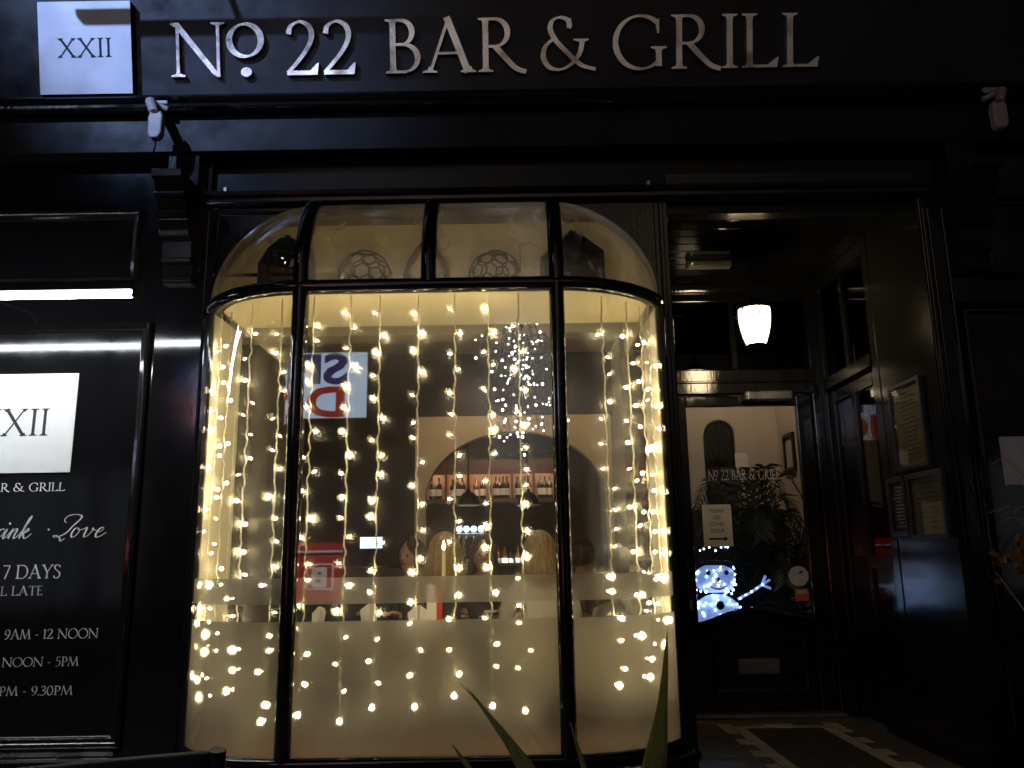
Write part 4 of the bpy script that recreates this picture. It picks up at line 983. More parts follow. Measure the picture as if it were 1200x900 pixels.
def put_bottle(x, y, z, label, group, k=None):
    k = rnd.choice((0, 0, 1, 2)) if k is None else k
    b = protos[k] if first[k] else copy_tree(protos[k]); first[k] = False
    b.location = (x, y, z); b.rotation_euler = (0, 0, rnd.uniform(0, 6)); b['label'] = label; b['group'] = group
for c in range(NC):
    n = rnd.choice((3, 4, 4, 2)); w = (bx1-bx0)/NC
    for k in range(n):
        put_bottle(bx0+w*c+0.05+(w-0.1)*(k+0.5)/n*rnd.uniform(.97, 1.03), YB+0.09+rnd.uniform(-.03, .03), z0s+0.0005, f'wine bottle in the {NAMES[c]} lit compartment of the bar shelf', f'bottles in the {NAMES[c]} shelf compartment')
g = MB(); g.box(-1.5, 0.8, YB-0.1, YB+0.3, RZ, RZ+1.0); tag(g.build('back_bar', 'bar_dark', bevel=0.01), 'dark back bar cabinet under the bottle shelf', 'cabinet')
bl = thing('back_bar_light', 'low bright strip light among the back bar bottles', 'lamp', (at(597, 648, YB)[0], YB-0.04, RZ+1.001))
g = MB(); g.box(-0.17, 0.17, 0, 0.03, 0.0, 0.025); g.build('strip', 'lamp_white', bl)
g = MB(); g.box(-0.175, 0.175, 0.031, 0.05, 0.0, 0.03); g.build('back_plate', 'steel', bl)
for k in range(13):
    put_bottle(-0.55+k*0.085+rnd.uniform(-.015, .015), YB+0.10+rnd.uniform(-.05, .08), RZ+1.0005, 'bottle standing on the back bar below the lit shelf', 'bottles on the back bar', 1 if k % 3 else 2)
tp = thing('beer_tap', 'chrome beer tap rail with glowing blue white badges on the bar', 'beer tap', (at(551, 640, 5.2)[0], 5.2, ZC))
zt2 = at(551, 620, 5.2)[1]-ZC
for sd in (-1, 1): g = MB(); g.tube([(sd*0.07, 0, 0), (sd*0.07, 0, zt2-0.06)], 0.022, 10); g.build('column', 'steel', tp, smooth=60)
g = MB(); g.tube([(-0.15, 0, zt2-0.06), (0.15, 0, zt2-0.06)], 0.024, 10); g.build('rail', 'steel', tp, smooth=60)
for k in range(4):
    x = -0.115+k*0.077; g = MB(); g.lathe([(0.031, -0.01), (0.033, 0.0), (0.031, 0.01)], (x, -0.02, zt2), 16, 'y'); g.build('badge', 'tap_glow', tp, smooth=40)
    g = MB(); g.tube([(x, -0.02, zt2-0.07), (x, -0.07, zt2-0.10), (x, -0.075, zt2-0.15)], 0.008, 6); g.build('spout', 'steel', tp)
for p, lb in ((549, 'left'), (619, 'right')):
    x, z = at(p, 592, 4.4); t = thing('pendant_lamp', f'{lb} of the two dark dome pendant lamps over the bar', 'lamp', (x, 4.4, z))
    g = MB(); g.lathe([(0.115, 0.0), (0.118, 0.002), (0.112, 0.03), (0.090, 0.08), (0.055, 0.118), (0.022, 0.132), (0.018, 0.16)], n=20); g.build('shade', 'pendant_dark', t, smooth=60)
    g = MB(); g.tube([(0, 0, 0.15), (0, 0, 2.979-z)], 0.006, 6); g.build('cord', 'dark_iron', t)
    g = MB(); g.lathe([(0.116, -0.004), (0.119, 0.004)], n=20); g.build('rim', 'brass', t)
sc = thing('till_screen', 'small glowing blue white till screen left of the arch', 'screen', (at(435, 636, 3.3)[0], 3.3, RZ+1.061), 0.0)
zs = at(435, 636, 3.3)[1]-(RZ+1.061)
g = MB(); g.box(-0.10, 0.10, 0.001, 0.03, zs-0.055, zs+0.055); g.build('case', 'white_plastic', sc, bevel=0.004)
g = MB(); g.box(-0.092, 0.092, -0.002, 0.0008, zs-0.045, zs+0.045); g.build('display', 'screen_glow', sc)
g = MB(); g.tube([(0, 0.03, 0.0), (0, 0.03, zs-0.05)], 0.015, 8); g.lathe([(0.08, 0), (0.08, 0.012)], (0, 0.03, 0), 16); g.build('stand', 'dark_iron', sc)

# ================================================================== dining tables, chairs, people
def table(x, y, w, d, z, label):
    t = thing('dining_table', label, 'table', (x, y, RZ)); z -= RZ
    g = MB(); g.box(-w/2, w/2, -d/2, d/2, z-0.035, z); g.build('tabletop', 'table_wood', t, bevel=0.008)
    for a in (-1, 1):
        for b in (-1, 1): g = MB(); g.box(a*(w/2-0.06)-0.025, a*(w/2-0.06)+0.025, b*(d/2-0.06)-0.025, b*(d/2-0.06)+0.025, 0, z-0.0355); g.build('leg', 'table_wood', t)
TZ = 0.79
table(-0.10, 1.66, 1.15, 0.66, TZ, 'wooden dining table between the seated people')
table(-0.72, 0.80, 0.80, 0.60, TZ, 'wooden window table behind the frosted glass with candle')
def dchair(x, y, rz, label, mat='seat_cream'):
    t = thing('dining_chair', label, 'chair', (x, y, RZ), rz, 'upholstered dining chairs')
    g = MB(); g.box(-0.22, 0.22, -0.22, 0.22, 0.40, 0.46); g.build('seat', mat, t, bevel=0.02)
    g = MB(); rows = []
    for o in (0.0, -0.045):
        rows.append([])
    P = [(-0.22, 0.462), (-0.23, 0.66), (-0.19, 0.75), (0.0, 0.78), (0.19, 0.75), (0.23, 0.66), (0.22, 0.462)]
    g.poly(P, 'y', -0.25, -0.20); g.build('backrest', mat, t, bevel=0.015)
    for a in (-1, 1):
        for b in (-1, 1): g = MB(); g.tube([(a*0.19, b*0.18, 0), (a*0.18, b*0.17, 0.40)], [0.014, 0.02], 8); g.build('leg', 'table_wood', t)
def person(x, y, rz, hair, shirt, label, face=True, long=True, scale=1.0, top=1.25):
    t = thing('person', label, 'person', (x, y, RZ), rz)
    V = [(0, 0, .56, .135), (0, -.01, .70, .120), (0, 0, .84, .130), (0, .0, .93, .085), (0, .005, 1.0, .050), (0, .015, 1.07, .048)]
    E = [(i, i+1) for i in range(5)]
    def chain(pts, root):
        k = root
        for p in pts: V.append(p); E.append((k, len(V)-1)); k = len(V)-1
    for s in (-1, 1):
        chain([(s*.10, 0, .925, .075), (s*.175, -.005, .895, .062), (s*.215, .06, .70, .046), (s*.205, .10, .655, .045), (s*.14, .28, .735, .034), (s*.12, .34, .762, .026)], 3)
        chain([(s*.09, .06, .53, .095), (s*.10, .42, .50, .070), (s*.10, .45, .46, .066), (s*.10, .44, .14, .045), (s*.10, .45, .07, .042), (s*.10, .58, .045, .036)], 0)
    me = bpy.data.meshes.new('b'); me.from_pydata([v[:3] for v in V], E, [])
    o = bpy.data.objects.new('b', me); col.objects.link(o)
    sk = o.modifiers.new('skin', 'SKIN'); o.modifiers.new('ss', 'SUBSURF').levels = 1
    for i, sv in enumerate(me.skin_vertices[0].data): sv.radius = (V[i][3], V[i][3]*(0.78 if i in (0, 1, 2) else 1)); sv.use_root = (i == 0)
    dg = bpy.context.evaluated_depsgraph_get(); dg.update()
    em_ = bpy.data.meshes.new_from_object(o.evaluated_get(dg)); bpy.data.objects.remove(o)
    g = MB(); g.add([tuple(v.co) for v in em_.vertices], [tuple(p.vertices) for p in em_.polygons])
    hc = Vector((0, 0.03, 1.135))
    g.ball(hc, 0.1, 20, 14, (0.74, 0.92, 1.15)); g.ball(hc+Vector((0, 0.028, -0.055)), 0.06, 14, 10, (0.85, 0.95, 0.95))
    g.tube([hc+Vector((0, .085, .022)), hc+Vector((0, .108, -.022))], [0.008, 0.014], 8); g.ball(hc+Vector((0, 0.082, -0.052)), 0.02, 10, 6, (1.1, .6, .5))
    for s in (-1, 1): g.ball(hc+Vector((s*.076, 0, -.005)), 0.024, 8, 6, (.4, .8, 1.2))
    for s in (-1, 1):                                  # hands resting on the table edge
        b = Vector((s*.11, .37, .768)); g.ball(b, 0.038, 10, 8, (1, 1.1, .5))
        for k in range(4):
            f0 = b+Vector((s*(0.028-0.018*k), .03, 0)); l = (.055, .068, .072, .06)[k]
            g.tube([f0, f0+Vector((0, l*.55, .010)), f0+Vector((0, l, -.008))], [.0085, .0085, .007], 6)
        g.tube([b+Vector((-s*.03, .0, 0)), b+Vector((-s*.055, .03, .004)), b+Vector((-s*.058, .06, -.004))], [.011, .0095, .008], 6)
    o = g.build('b', 'skin'); r = o.modifiers.new('r', 'REMESH'); r.mode = 'VOXEL'; r.voxel_size = 0.0085; r.use_smooth_shade = True
    dg = bpy.context.evaluated_depsgraph_get(); dg.update()
    me = bpy.data.meshes.new_from_object(o.evaluated_get(dg)); bpy.data.objects.remove(o)
    me.materials.clear()
    for m in ('skin', shirt, 'shirt_black'): me.materials.append(MATS[m])
    for p in me.polygons:
        c = p.center; p.use_smooth = True
        p.material_index = 0 if (c.z > 0.985 or (c.y > 0.325 and c.z > 0.70)) else 2 if (c.z < 0.60 and (c.y > 0.12 or c.z < 0.56)) else 1
    me.name = 'body'; b = link('body', me, t)
    if face:
        for s in (-1, 1):
            g = MB(); g.ball(hc+Vector((s*.030, .082, .006)), 0.0085, 8, 6); g.build('eye', 'jet', b)
        g = MB(); g.ball(hc+Vector((0, .092, -.053)), 0.02, 8, 6, (1.1, .35, .35)); g.build('lips', 'smile_red', b)
    g = MB(); n = 26; rows = []
    for j in range(15):
        u = j/14; rows.append([])
        for k in range(n+1):
            sp_ = 0.93 if u < 0.30 else 0.93-0.22*min(1, (u-0.30)/0.2); a = PI*1.5+(-sp_*PI+2*sp_*PI*k/n)           # open towards the face (+y)
            if u < 0.5:
                ph = u/0.5*PI/2; rr, zz = math.sin(ph), math.cos(ph)*0.132
            else:
                v = (u-.5)*2; rr = 1.0+(0.13*math.sin(v*PI*0.8)-0.18*v**4 if long else -0.10*v); zz = -v*((0.20+0.02*math.sin(k*1.7)) if long else 0.085)
            wv = 1+0.03*math.sin(k*2.1+j*0.35)+0.02*math.sin(k*5.3+j*0.8)
            rows[-1].append((hc.x+0.088*rr*wv*math.cos(a), hc.y-0.010+0.106*rr*wv*math.sin(a)*(1 if u < .5 else 0.95), hc.z+0.002+zz))
    g.grid(rows); rn = random.Random(int(abs(x)*1000)+3)
    for q in range(230):                                # loose locks over the cap of hair
        k0 = rn.uniform(1, n-1); L, R2 = [], []; j0 = rn.uniform(0, 5); je = rn.uniform(11, 14.4) if long else rn.uniform(9, 13); lift = rn.uniform(1.02, 1.09)
        for w in range(8):
            jj = min(13.99, j0+(je-j0)*w/7); kk = min(n-0.01, max(0, k0+0.7*math.sin(w*0.6+q))); a, b = int(jj), int(kk)
            p = Vector(rows[a][b]).lerp(Vector(rows[a][b+1]), kk-b).lerp(Vector(rows[a+1][b]).lerp(Vector(rows[a+1][b+1]), kk-b), jj-a)
            c = Vector((hc.x, hc.y-0.01, p.z)); p = c+(p-c)*lift; sd_ = (p-c).cross(Vector((0, 0, 1))); sd_ = sd_.normalized() if sd_.length > 1e-4 else Vector((1, 0, 0))
            wd = 0.006*(1-0.7*w/7); L.append(tuple(p-sd_*wd)); R2.append(tuple(p+sd_*wd))
        g.grid([L, R2])
    o = g.build('hair', hair, t, smooth=180); so_ = o.modifiers.new('s', 'SOLIDIFY'); so_.thickness = 0.008; so_.offset = 0
    t.scale = (scale,)*3
    return t
def pxp_(p, y, Y): return at(p, y, Y)[0]
person(pxp_(633, 655, 1.08), 1.08, 0.05, 'hair_blond', 'shirt_white', 'person with long blond hair and white top seated with back to window', True)
person(pxp_(520, 655, 1.12), 1.12, -0.25, 'hair_fair', 'shirt_black', 'person with fair hair and dark top seated behind the candle', True)
person(pxp_(566, 660, 2.22), 2.22, PI+0.1, 'hair_dark', 'shirt_brown', 'person with dark hair facing the window across the table', True)
person(pxp_(484, 668, 2.18), 2.18, PI-0.5, 'hair_dark', 'shirt_black', 'dark haired person in dark clothes at the left end of the table', True, False)
person(pxp_(683, 664, 2.75), 2.75, 0.9, 'hair_dark', 'shirt_black', 'distant dark haired person right of the mullion', True, False)
dchair(pxp_(633, 655, 1.05), 1.05, 0.05, 'cream dining chair under the blond person in white')
dchair(pxp_(520, 655, 1.09), 1.09, -0.25, 'cream dining chair under the person behind the candle')
dchair(pxp_(566, 660, 2.25), 2.25, PI+0.1, 'cream dining chair of the person facing the window')
dchair(pxp_(484, 668, 2.21), 2.21, PI-0.5, 'cream dining chair at the left end of the table')
dchair(pxp_(683, 664, 2.72), 2.72, 0.9, 'cream dining chair of the distant person')
dchair(pxp_(698, 708, 0.95), 0.95, 0.2, 'empty cream dining chair right of the right mullion')
# candle, menus, glasses, plates
xc, zf = at(520, 637, 0.72); zw = at(520, 645, 0.72)[1]; zc0 = at(520, 690, 0.72)[1]
cd = thing('candlestick', 'lit cream candle in a slim holder on the window table', 'candle', (xc, 0.72, TZ))
g = MB(); g.lathe([(0.05, 0), (0.05, 0.006), (0.012, 0.012), (0.010, zc0-TZ-0.02), (0.018, zc0-TZ), (0.016, zc0-TZ+0.002)], n=14); g.build('holder', 'dark_iron', cd, smooth=40)
g = MB(); g.lathe([(0.0115, zc0-TZ+0.002), (0.0105, zw-TZ)], n=12); g.build('candle', 'candle_wax', cd, smooth=40)
g = MB(); g.lathe([(0.002, zw-TZ+0.001), (0.010, zw-TZ+0.016), (0.008, zw-TZ+0.028), (0.001, zw-TZ+0.052)], n=10); g.build('flame', 'flame', cd, smooth=60)
xm, zm = at(507, 690, 0.62)
mn = thing('menu_stand', 'white menu card in a dark stand beside the candle', 'menu', (xm, 0.62, TZ), 0.1)
g = MB(); g.box(-0.030, 0.020, 0, 0.006, 0.012, zm-TZ+0.02); g.build('card', 'white_board', mn); g = MB(); g.box(0.021, 0.050, 0, 0.008, 0.012, zm-TZ); g.build('red_card', 'red_face', mn)
g = MB(); g.box(-0.035, 0.055, -0.02, 0.03, 0, 0.0115); g.build('base', 'table_wood', mn)
gp = thing('wine_glass', 'wine glass on the table', 'glass')
g = MB(); g.lathe([(0.034, 0), (0.034, 0.003), (0.005, 0.008), (0.004, 0.085), (0.02, 0.10), (0.038, 0.135), (0.036, 0.185), (0.034, 0.185), (0.036, 0.135), (0.018, 0.103)], n=14); g.build('bowl_and_stem', 'plain_glass', gp, smooth=50)
spots_ = [(-0.45, 1.60), (-0.20, 1.78), (0.02, 1.55), (0.25, 1.72), (0.36, 1.52)]
for i, (x, y) in enumerate(spots_):
    o = gp if i == 0 else copy_tree(gp); o.location = (x, y, TZ+0.0005); o['label'] = ['wine glass at the left end of the dining table', 'wine glass left of the dark haired person', 'wine glass in the middle of the dining table', 'wine glass beyond the blond person', 'wine glass at the right end of the dining table'][i]; o['group'] = 'wine glasses'
pp = thing('plate', 'white plate', 'plate')
g = MB(); g.lathe([(0.06, 0), (0.075, 0.004), (0.125, 0.016), (0.128, 0.019), (0.12, 0.018), (0.07, 0.007), (0.01, 0.006)], n=24); g.build('dish', 'china', pp, smooth=50)
for i, (x, y, lb) in enumerate(((-0.42, 1.44, 'white plate before the person behind the candle'), (0.20, 1.44, 'white plate before the blond person'), (-0.16, 1.88, 'white plate before the person facing the window'), (-0.90, 0.72, 'white plate at the left of the window table'))):
    o = pp if i == 0 else copy_tree(pp); o.location = (x, y, TZ+0.0005); o['label'] = lb; o['group'] = 'dinner plates'

np_ = thing('folded_napkin', 'folded white napkin', 'napkin')
g = MB()
for k in range(5):
    a = -0.9+0.45*k; g.add([(0, 0, 0), (0.05*math.sin(a), 0.02*math.cos(3*a), 0.0), (0.075*math.sin(a), 0.03*math.cos(2*a), 0.12-0.03*abs(a)), (0.01*a, 0.0, 0.13)], [(0, 1, 2, 3)])
o = g.build('cloth', 'china', np_); m_ = o.modifiers.new('s', 'SOLIDIFY'); m_.thickness = 0.004
for i, (x, y, lb) in enumerate(((-1.02, 0.66, 'folded white napkin at the left end of the window table'), (-0.80, 0.92, 'folded white napkin at the back of the window table'), (-0.50, 0.62, 'folded white napkin nearest the candle'), (0.06, 1.46, 'folded white napkin in the middle of the dining table'), (0.40, 1.80, 'folded white napkin at the right end of the dining table'))):
    o = np_ if i == 0 else copy_tree(np_); o.location = (x, y, TZ+0.0006); o.rotation_euler = (0, 0, 0.5*i-0.8); o['label'] = lb; o['group'] = 'folded napkins'

# ================================================================== hall behind the entrance door
xs_, zs_ = at(841, 726, 1.85)
S = 5.65/970
sm = thing('light_up_snowman', 'blue white light up snowman with top hat behind the door glass', 'decoration', (xs_, 1.85, zs_))
g = MB(); g.ball((0, 0, -0.005), 0.155, 22, 16, (1.08, .6, .98)); g.build('body', 'acrylic', sm, smooth=180)
g = MB(); hz = 40*S
rows = []
for j in range(9):
    u = j/8; h = -0.078+0.156*u; r = 0.128*(1-abs(2*u-1)**3.2)**0.42 if 0 < u < 1 else 0.06
    rows.append([(r*math.cos(2*PI*k/22), 0.6*r*math.sin(2*PI*k/22), hz+h) for k in range(22)])
g.grid(rows, close=True); g.f.append(list(range(22))); g.m.append(0); g.f.append(list(range(8*22, 9*22))); g.m.append(0)
g.build('head', 'acrylic', sm, smooth=180)
g = MB(); hb = 56*S
for z, r in ((hb, 0.135), (hb+0.012, 0.095), (hb+0.08, 0.090), (hb+0.155, 0.098)): g.tube([(r*math.cos(2*PI*k/20), 0.6*r*math.sin(2*PI*k/20), z) for k in range(21)], 0.004, 5)
for k in range(8): a = 2*PI*k/8; g.tube([(0.095*math.cos(a), .057*math.sin(a), hb+.012), (0.098*math.cos(a), .058*math.sin(a), hb+.155)], 0.003, 5)
g.build('top_hat', 'dark_iron', sm)
for sd in (-1, 1): g = MB(); g.ball((sd*0.056, -0.072, hz+0.036), 0.015, 10, 8); g.build('eye', 'jet', sm, smooth=180)
g = MB(); g.ball((0.0, -0.085, hz-0.002), 0.013, 10, 8, (1, 1.4, 1)); g.build('nose', 'smile_red', sm, smooth=180)
g = MB(); g.tube([(0.062*math.sin(a), -0.082+0.03*math.sin(a)**2, hz-0.012-0.045*math.cos(a)) for a in [-1.1+2.2*k/10 for k in range(11)]], 0.005, 6); g.build('mouth', 'smile_red', sm)
for i, z in enumerate((0.085, 0.005)): g = MB(); g.lathe([(0.024, 0), (0.026, 0.006), (0.02, 0.012)], (0.0, -0.09, z), 14, 'y'); g.build('button', 'jet', sm)
ARMS = []
for sd in (-1, 1):
    e = Vector((sd*0.285, -0.02, 0.195)); g = MB(); g.tube([(sd*0.13, -0.02, 0.115), (sd*0.21, -0.02, 0.15), tuple(e)], 0.008, 8)
    for a in (0.15, 0.75, -0.75): g.tube([tuple(e), tuple(e+Vector((sd*0.058*math.cos(a+.35), 0, 0.058*math.sin(a+.35))))], 0.008, 6)
    g.build('arm', 'acrylic', sm, smooth=60); ARMS.append(e)
g = MB(); g.ball((0, 0, 0), 0.0048, 8, 6); ib = g.mesh('led', 'bulb_ice'); g = MB(); g.ball((0, 0, 0), 0.0062, 8, 6); ib2 = g.mesh('led', 'bulb_blue')
rnd = random.Random(3)
for k in range(46):
    a = rnd.uniform(-1.35, 1.35); v = rnd.uniform(-0.2, 1.0); r = 0.158*math.sqrt(max(0.05, 1-(v*0.9)**2))
    link('led', rnd.choice((ib, ib2, ib2)), sm, (r*math.sin(a)*1.02, -0.6*r*math.cos(a), 0.015+0.15*v))
for e in ARMS:
    for k in range(5): link('led', ib if k % 2 else ib2, sm, Vector((e.x*0.5, -0.03, 0.12)).lerp(e+Vector((0, -0.012, 0)), k/4))
for k in range(34):
    a = rnd.uniform(-1.4, 1.4); v = rnd.uniform(-0.07, 0.07); link('led', rnd.choice((ib, ib2)), sm, (0.127*math.sin(a), -0.082*math.cos(a), hz+v))
for k in range(7): a = -1.2+0.4*k; link('led', ib2 if k % 2 else ib, sm, (0.095*math.sin(a), -0.062*math.cos(a), hb+0.075+rnd.uniform(-.01, .02)))
sm.scale = (1.06, 1.06, 1.12)
st = thing('stool', 'dark stool carrying the light up snowman', 'stool', (xs_, 1.85, RZ))
hst = zs_-RZ-0.178
g = MB(); g.lathe([(0.17, hst-0.03), (0.175, hst-0.015), (0.17, hst)], n=24); g.build('seat', 'bar_dark', st, smooth=40)
for k in range(4): a = PI/4+k*PI/2; g = MB(); g.tube([(0.17*math.cos(a), 0.17*math.sin(a), 0), (0.12*math.cos(a), 0.12*math.sin(a), hst-0.03)], 0.015, 8); g.build('leg', 'bar_dark', st)

def palm(x, y, z0, h, label, n=15, seed=1):
    t = thing('potted_palm', label, 'plant', (x, y, z0)); rnd = random.Random(seed)
    g = MB(); g.lathe([(0.11, 0), (0.15, 0.26), (0.16, 0.28), (0.145, 0.28), (0.14, 0.25)], n=18); g.build('pot', 'planter_black', t, smooth=40)
    g = MB(); g.lathe([(0.139, 0.249), (0.05, 0.258)], n=18); g.build('soil', 'soil', t)
    for k in range(n):
        a = 2*PI*k/n*2.4+rnd.uniform(-.3, .3); L = h*rnd.uniform(0.55, 1.0); sp = rnd.uniform(0.18, 0.42)
        P = catmull([(0.03*math.cos(a), 0.03*math.sin(a), 0.25), (0.25*sp*math.cos(a), 0.25*sp*math.sin(a), 0.25+L*0.6), (0.75*sp*math.cos(a), 0.75*sp*math.sin(a), 0.25+L*0.95), (1.25*sp*math.cos(a), 1.25*sp*math.sin(a), 0.25+L*0.82)], 9)
        g = MB(); g.tube(P, [0.006-0.004*i/(len(P)-1) for i in range(len(P))], 5)
        for i in range(7, len(P)):
            p = Vector(P[i]); d = (p-Vector(P[i-1])).normalized(); s = d.cross(Vector((0, 0, 1)))
            if s.length < .1: s = Vector((1, 0, 0))
            s.normalize(); up = s.cross(d)
            for sd in (-1, 1):
                l = 0.20*rnd.uniform(.7, 1.1)*(1-0.5*(i-7)/(len(P)-7)); e = p+(s*sd*0.75+d*0.55-up*0.15*0).normalized()*l-Vector((0, 0, l*0.3)); w = d*0.014
                m = p.lerp(e, 0.45)+Vector((0, 0, 0.01))
                g.add([p, m+w, e, m-w], [(0, 1, 2, 3)])
        g.build('frond', 'leaf_dark', t)
palm(at(885, 700, 2.35)[0], 2.35, RZ, 1.62, 'tall dark palm in the hall right of the snowman', 24, 4)
palm(at(925, 700, 2.15)[0], 2.15, RZ, 1.12, 'lower dark palm in the hall behind the round sticker', 13, 8)
xm0, zm0 = at(849, 600, 3.17); _, zm1 = at(849, 493, 3.17)
am = thing('arched_mirror', 'dark arched mirror on the cream hall wall', 'mirror', (xm0, 3.199, zm0))
w_, h_ = 0.115, zm1-zm0-0.115
out = [(w_*math.cos(PI*k/18), h_+w_*math.sin(PI*k/18)) for k in range(19)]
g = MB(); g.tube([(-w_, -0.02, 0), (w_, -0.02, 0)]+[(a, -0.02, b) for a, b in out]+[(-w_, -0.02, 0)], 0.014, 8); g.build('frame', 'dark_iron', am, smooth=60)
g = MB(); g.poly([(-w_, 0), (w_, 0)]+out, 'y', -0.012, -0.004); g.build('glass', 'mirror', am)
g = MB()
for a, b in (((-w_, 0.1), (w_, h_)), ((w_, 0.1), (-w_, h_)), ((0, 0), (0, h_+w_))): g.tube([(a[0], -0.022, a[1]), (b[0], -0.022, b[1])], 0.006, 6)
g.build('tracery', 'dark_iron', am)
def wall_frame(y, z, w, h, label):
    t = thing('picture_frame', label, 'picture frame', (2.2495, y, z), 0, 'picture frames in the hall')
    g = MB(); b = 0.025
    for a0, a1, c0, c1 in ((-w/2, -w/2+b, -h/2, h/2), (w/2-b, w/2, -h/2, h/2), (-w/2+b, w/2-b, -h/2, -h/2+b), (-w/2+b, w/2-b, h/2-b, h/2)): g.box(-0.025, 0, a0, a1, c0, c1)
    g.build('frame', 'dark_iron', t); g = MB(); g.box(-0.008, -0.004, -w/2+b, w/2-b, -h/2+b, h/2-b); g.build('print', 'hall_cream', t)
wall_frame(2.88, at(918, 530, 2.88)[1], 0.24, 0.30, 'dark picture frame nearer the hall corner')
wall_frame(2.52, at(935, 525, 2.52)[1], 0.24, 0.36, 'picture frame on the hall wall nearest the door')

# ================================================================== outside, in front of the shop
pt = thing('sword_leaf_plant', 'green sword leaved plant in a trough before the bay window', 'plant', (0.22, -0.80, 0.012))
g = MB(); g.box(-0.42, 0.46, -0.13, 0.13, 0.0, 0.25); g.build('trough', 'planter_black', pt, bevel=0.012)
g = MB(); g.box(-0.40, 0.44, -0.11, 0.11, 0.2505, 0.258); g.build('soil', 'soil', pt)
def sword(base, tip, w, bend=(0, 0, 0), twist=0.0):
    b = Vector(base); t_ = Vector(tip); n = 16; rows = []
    for i in range(n+1):
        u = i/n; p = b.lerp(t_, u)+Vector(bend)*math.sin(PI*u); ww = w*(0.55+0.45*math.sin(PI*min(1, u*1.5+0.1)))*(1-u**2.6)+0.0008
        d = (t_-b).normalized(); s = d.cross(Vector((math.sin(twist), -math.cos(twist), 0))).normalized(); f = s.cross(d)
        rows.append([p-s*ww+f*ww*0.35, p-s*ww*0.5+f*ww*0.1, p, p+s*ww*0.5+f*ww*0.1, p+s*ww+f*ww*0.35])
    g = MB(); g.grid([[tuple(q) for q in r] for r in rows]); o = g.build('leaf', 'leaf_sword', pt, smooth=180)
    m = o.modifiers.new('s', 'SOLIDIFY'); m.thickness = 0.003; return o
def loc(p): return (p[0]-0.22, p[1]+0.80, p[2]-0.012)
def pl_at(a, b, Y): x, z = at(a, b, Y); return (x, Y, z)
sword(loc((0.40, -0.80, 0.26)), loc(pl_at(782, 737, -0.66)), 0.044, (0.018, 0, 0), 0.2)
sword(loc((0.14, -0.80, 0.26)), loc(pl_at(548, 806, -0.66)), 0.033, (0.02, 0, 0), -0.3)
sword(loc((0.17, -0.82, 0.26)), loc(pl_at(538, 800, -0.60)), 0.014, (0.03, 0.02, 0), 0.5)
sword(loc((0.28, -0.80, 0.26)), loc(pl_at(668, 846, -0.72)), 0.020, (0, 0, 0), 0.1)
sword(loc((0.44, -0.78, 0.26)), loc(pl_at(779, 800, -0.62)), 0.014, (0.0, 0, 0), 0.6)
sword(loc((-0.02, -0.80, 0.26)), loc(pl_at(530, 872, -0.72)), 0.022, (0, 0, 0), 0.1)
sword(loc((0.05, -0.84, 0.26)), loc((-0.05, -0.95, 0.40)), 0.02)
sword(loc((0.50, -0.82, 0.26)), loc((0.62, -0.95, 0.36)), 0.02)

pg = thing('dried_planter', 'planter of dry grasses and orange leaves at the right edge', 'plant', (2.30, -0.30, 0.012))
g = MB(); g.poly([(-0.12, 0), (0.12, 0), (0.17, 0.45), (-0.17, 0.45)], 'y', -0.16, 0.16); g.build('pot', 'planter_black', pg, bevel=0.012)
g = MB(); g.box(-0.155, 0.155, -0.15, 0.15, 0.4505, 0.46); g.build('soil', 'soil', pg)
rnd = random.Random(12)
def blade(tip, w=0.004):
    P = catmull([(rnd.uniform(-.05, .05), rnd.uniform(-.05, .05), 0.45), (tip[0]*0.25, tip[1]*0.3, 0.45+(tip[2]-0.45)*0.75), (tip[0]*0.7, tip[1]*0.7, tip[2]+0.01), tip], 6)
    g = MB(); g.tube(P, [w*(1-0.8*i/(len(P)-1)) for i in range(len(P))], 4); g.build('grass_stem', 'straw', pg)
for a, b in ((1161, 545), (1158, 602), (1168, 600), (1172, 606), (1180, 570), (1196, 535), (1186, 600)):
    x, z = at(a, b, -0.33); blade((x-2.30, -0.03, z-0.012))
for k in range(14): blade((rnd.uniform(-.22, .35), rnd.uniform(-.2, .2), rnd.uniform(1.0, 1.5)))
lm = MB(); lm.add([(0, 0, 0), (0.018, 0.004, 0.02), (0.014, 0.0, 0.045), (0, -0.003, 0.062), (-0.014, 0.0, 0.045), (-0.018, 0.004, 0.02)], [(0, 1, 2, 3), (0, 3, 4, 5)]); lmd = lm.mesh('dry_leaf', 'leaf_dry')
lmk = lm.mesh('dry_leaf', 'leaf_dark')
xo, zo = at(1212, 658, -0.33)
for k in range(150):
    c = Vector((rnd.gauss(0.02, 0.07), rnd.gauss(0, 0.06), rnd.gauss(0, 0.035)))
    link('dry_leaf', lmd if rnd.random() < .8 else lmk, pg, (xo-2.30+c.x, c.y-0.02, zo-0.012+c.z-0.5*c.x*c.x), (rnd.uniform(-1.5, 1.5), rnd.uniform(-1.5, 1.5), rnd.uniform(0, 6)), (rnd.uniform(.45, .8),)*3)
g = MB()
for k in range(16): g.tube([(rnd.uniform(-.06, .06), rnd.uniform(-.06, .06), 0.45), (xo-2.30+rnd.gauss(.04, .08), rnd.gauss(-.02, .06), zo-0.03+rnd.uniform(-.04, .04))], 0.003, 4)
g.build('stalks', 'straw', pg)

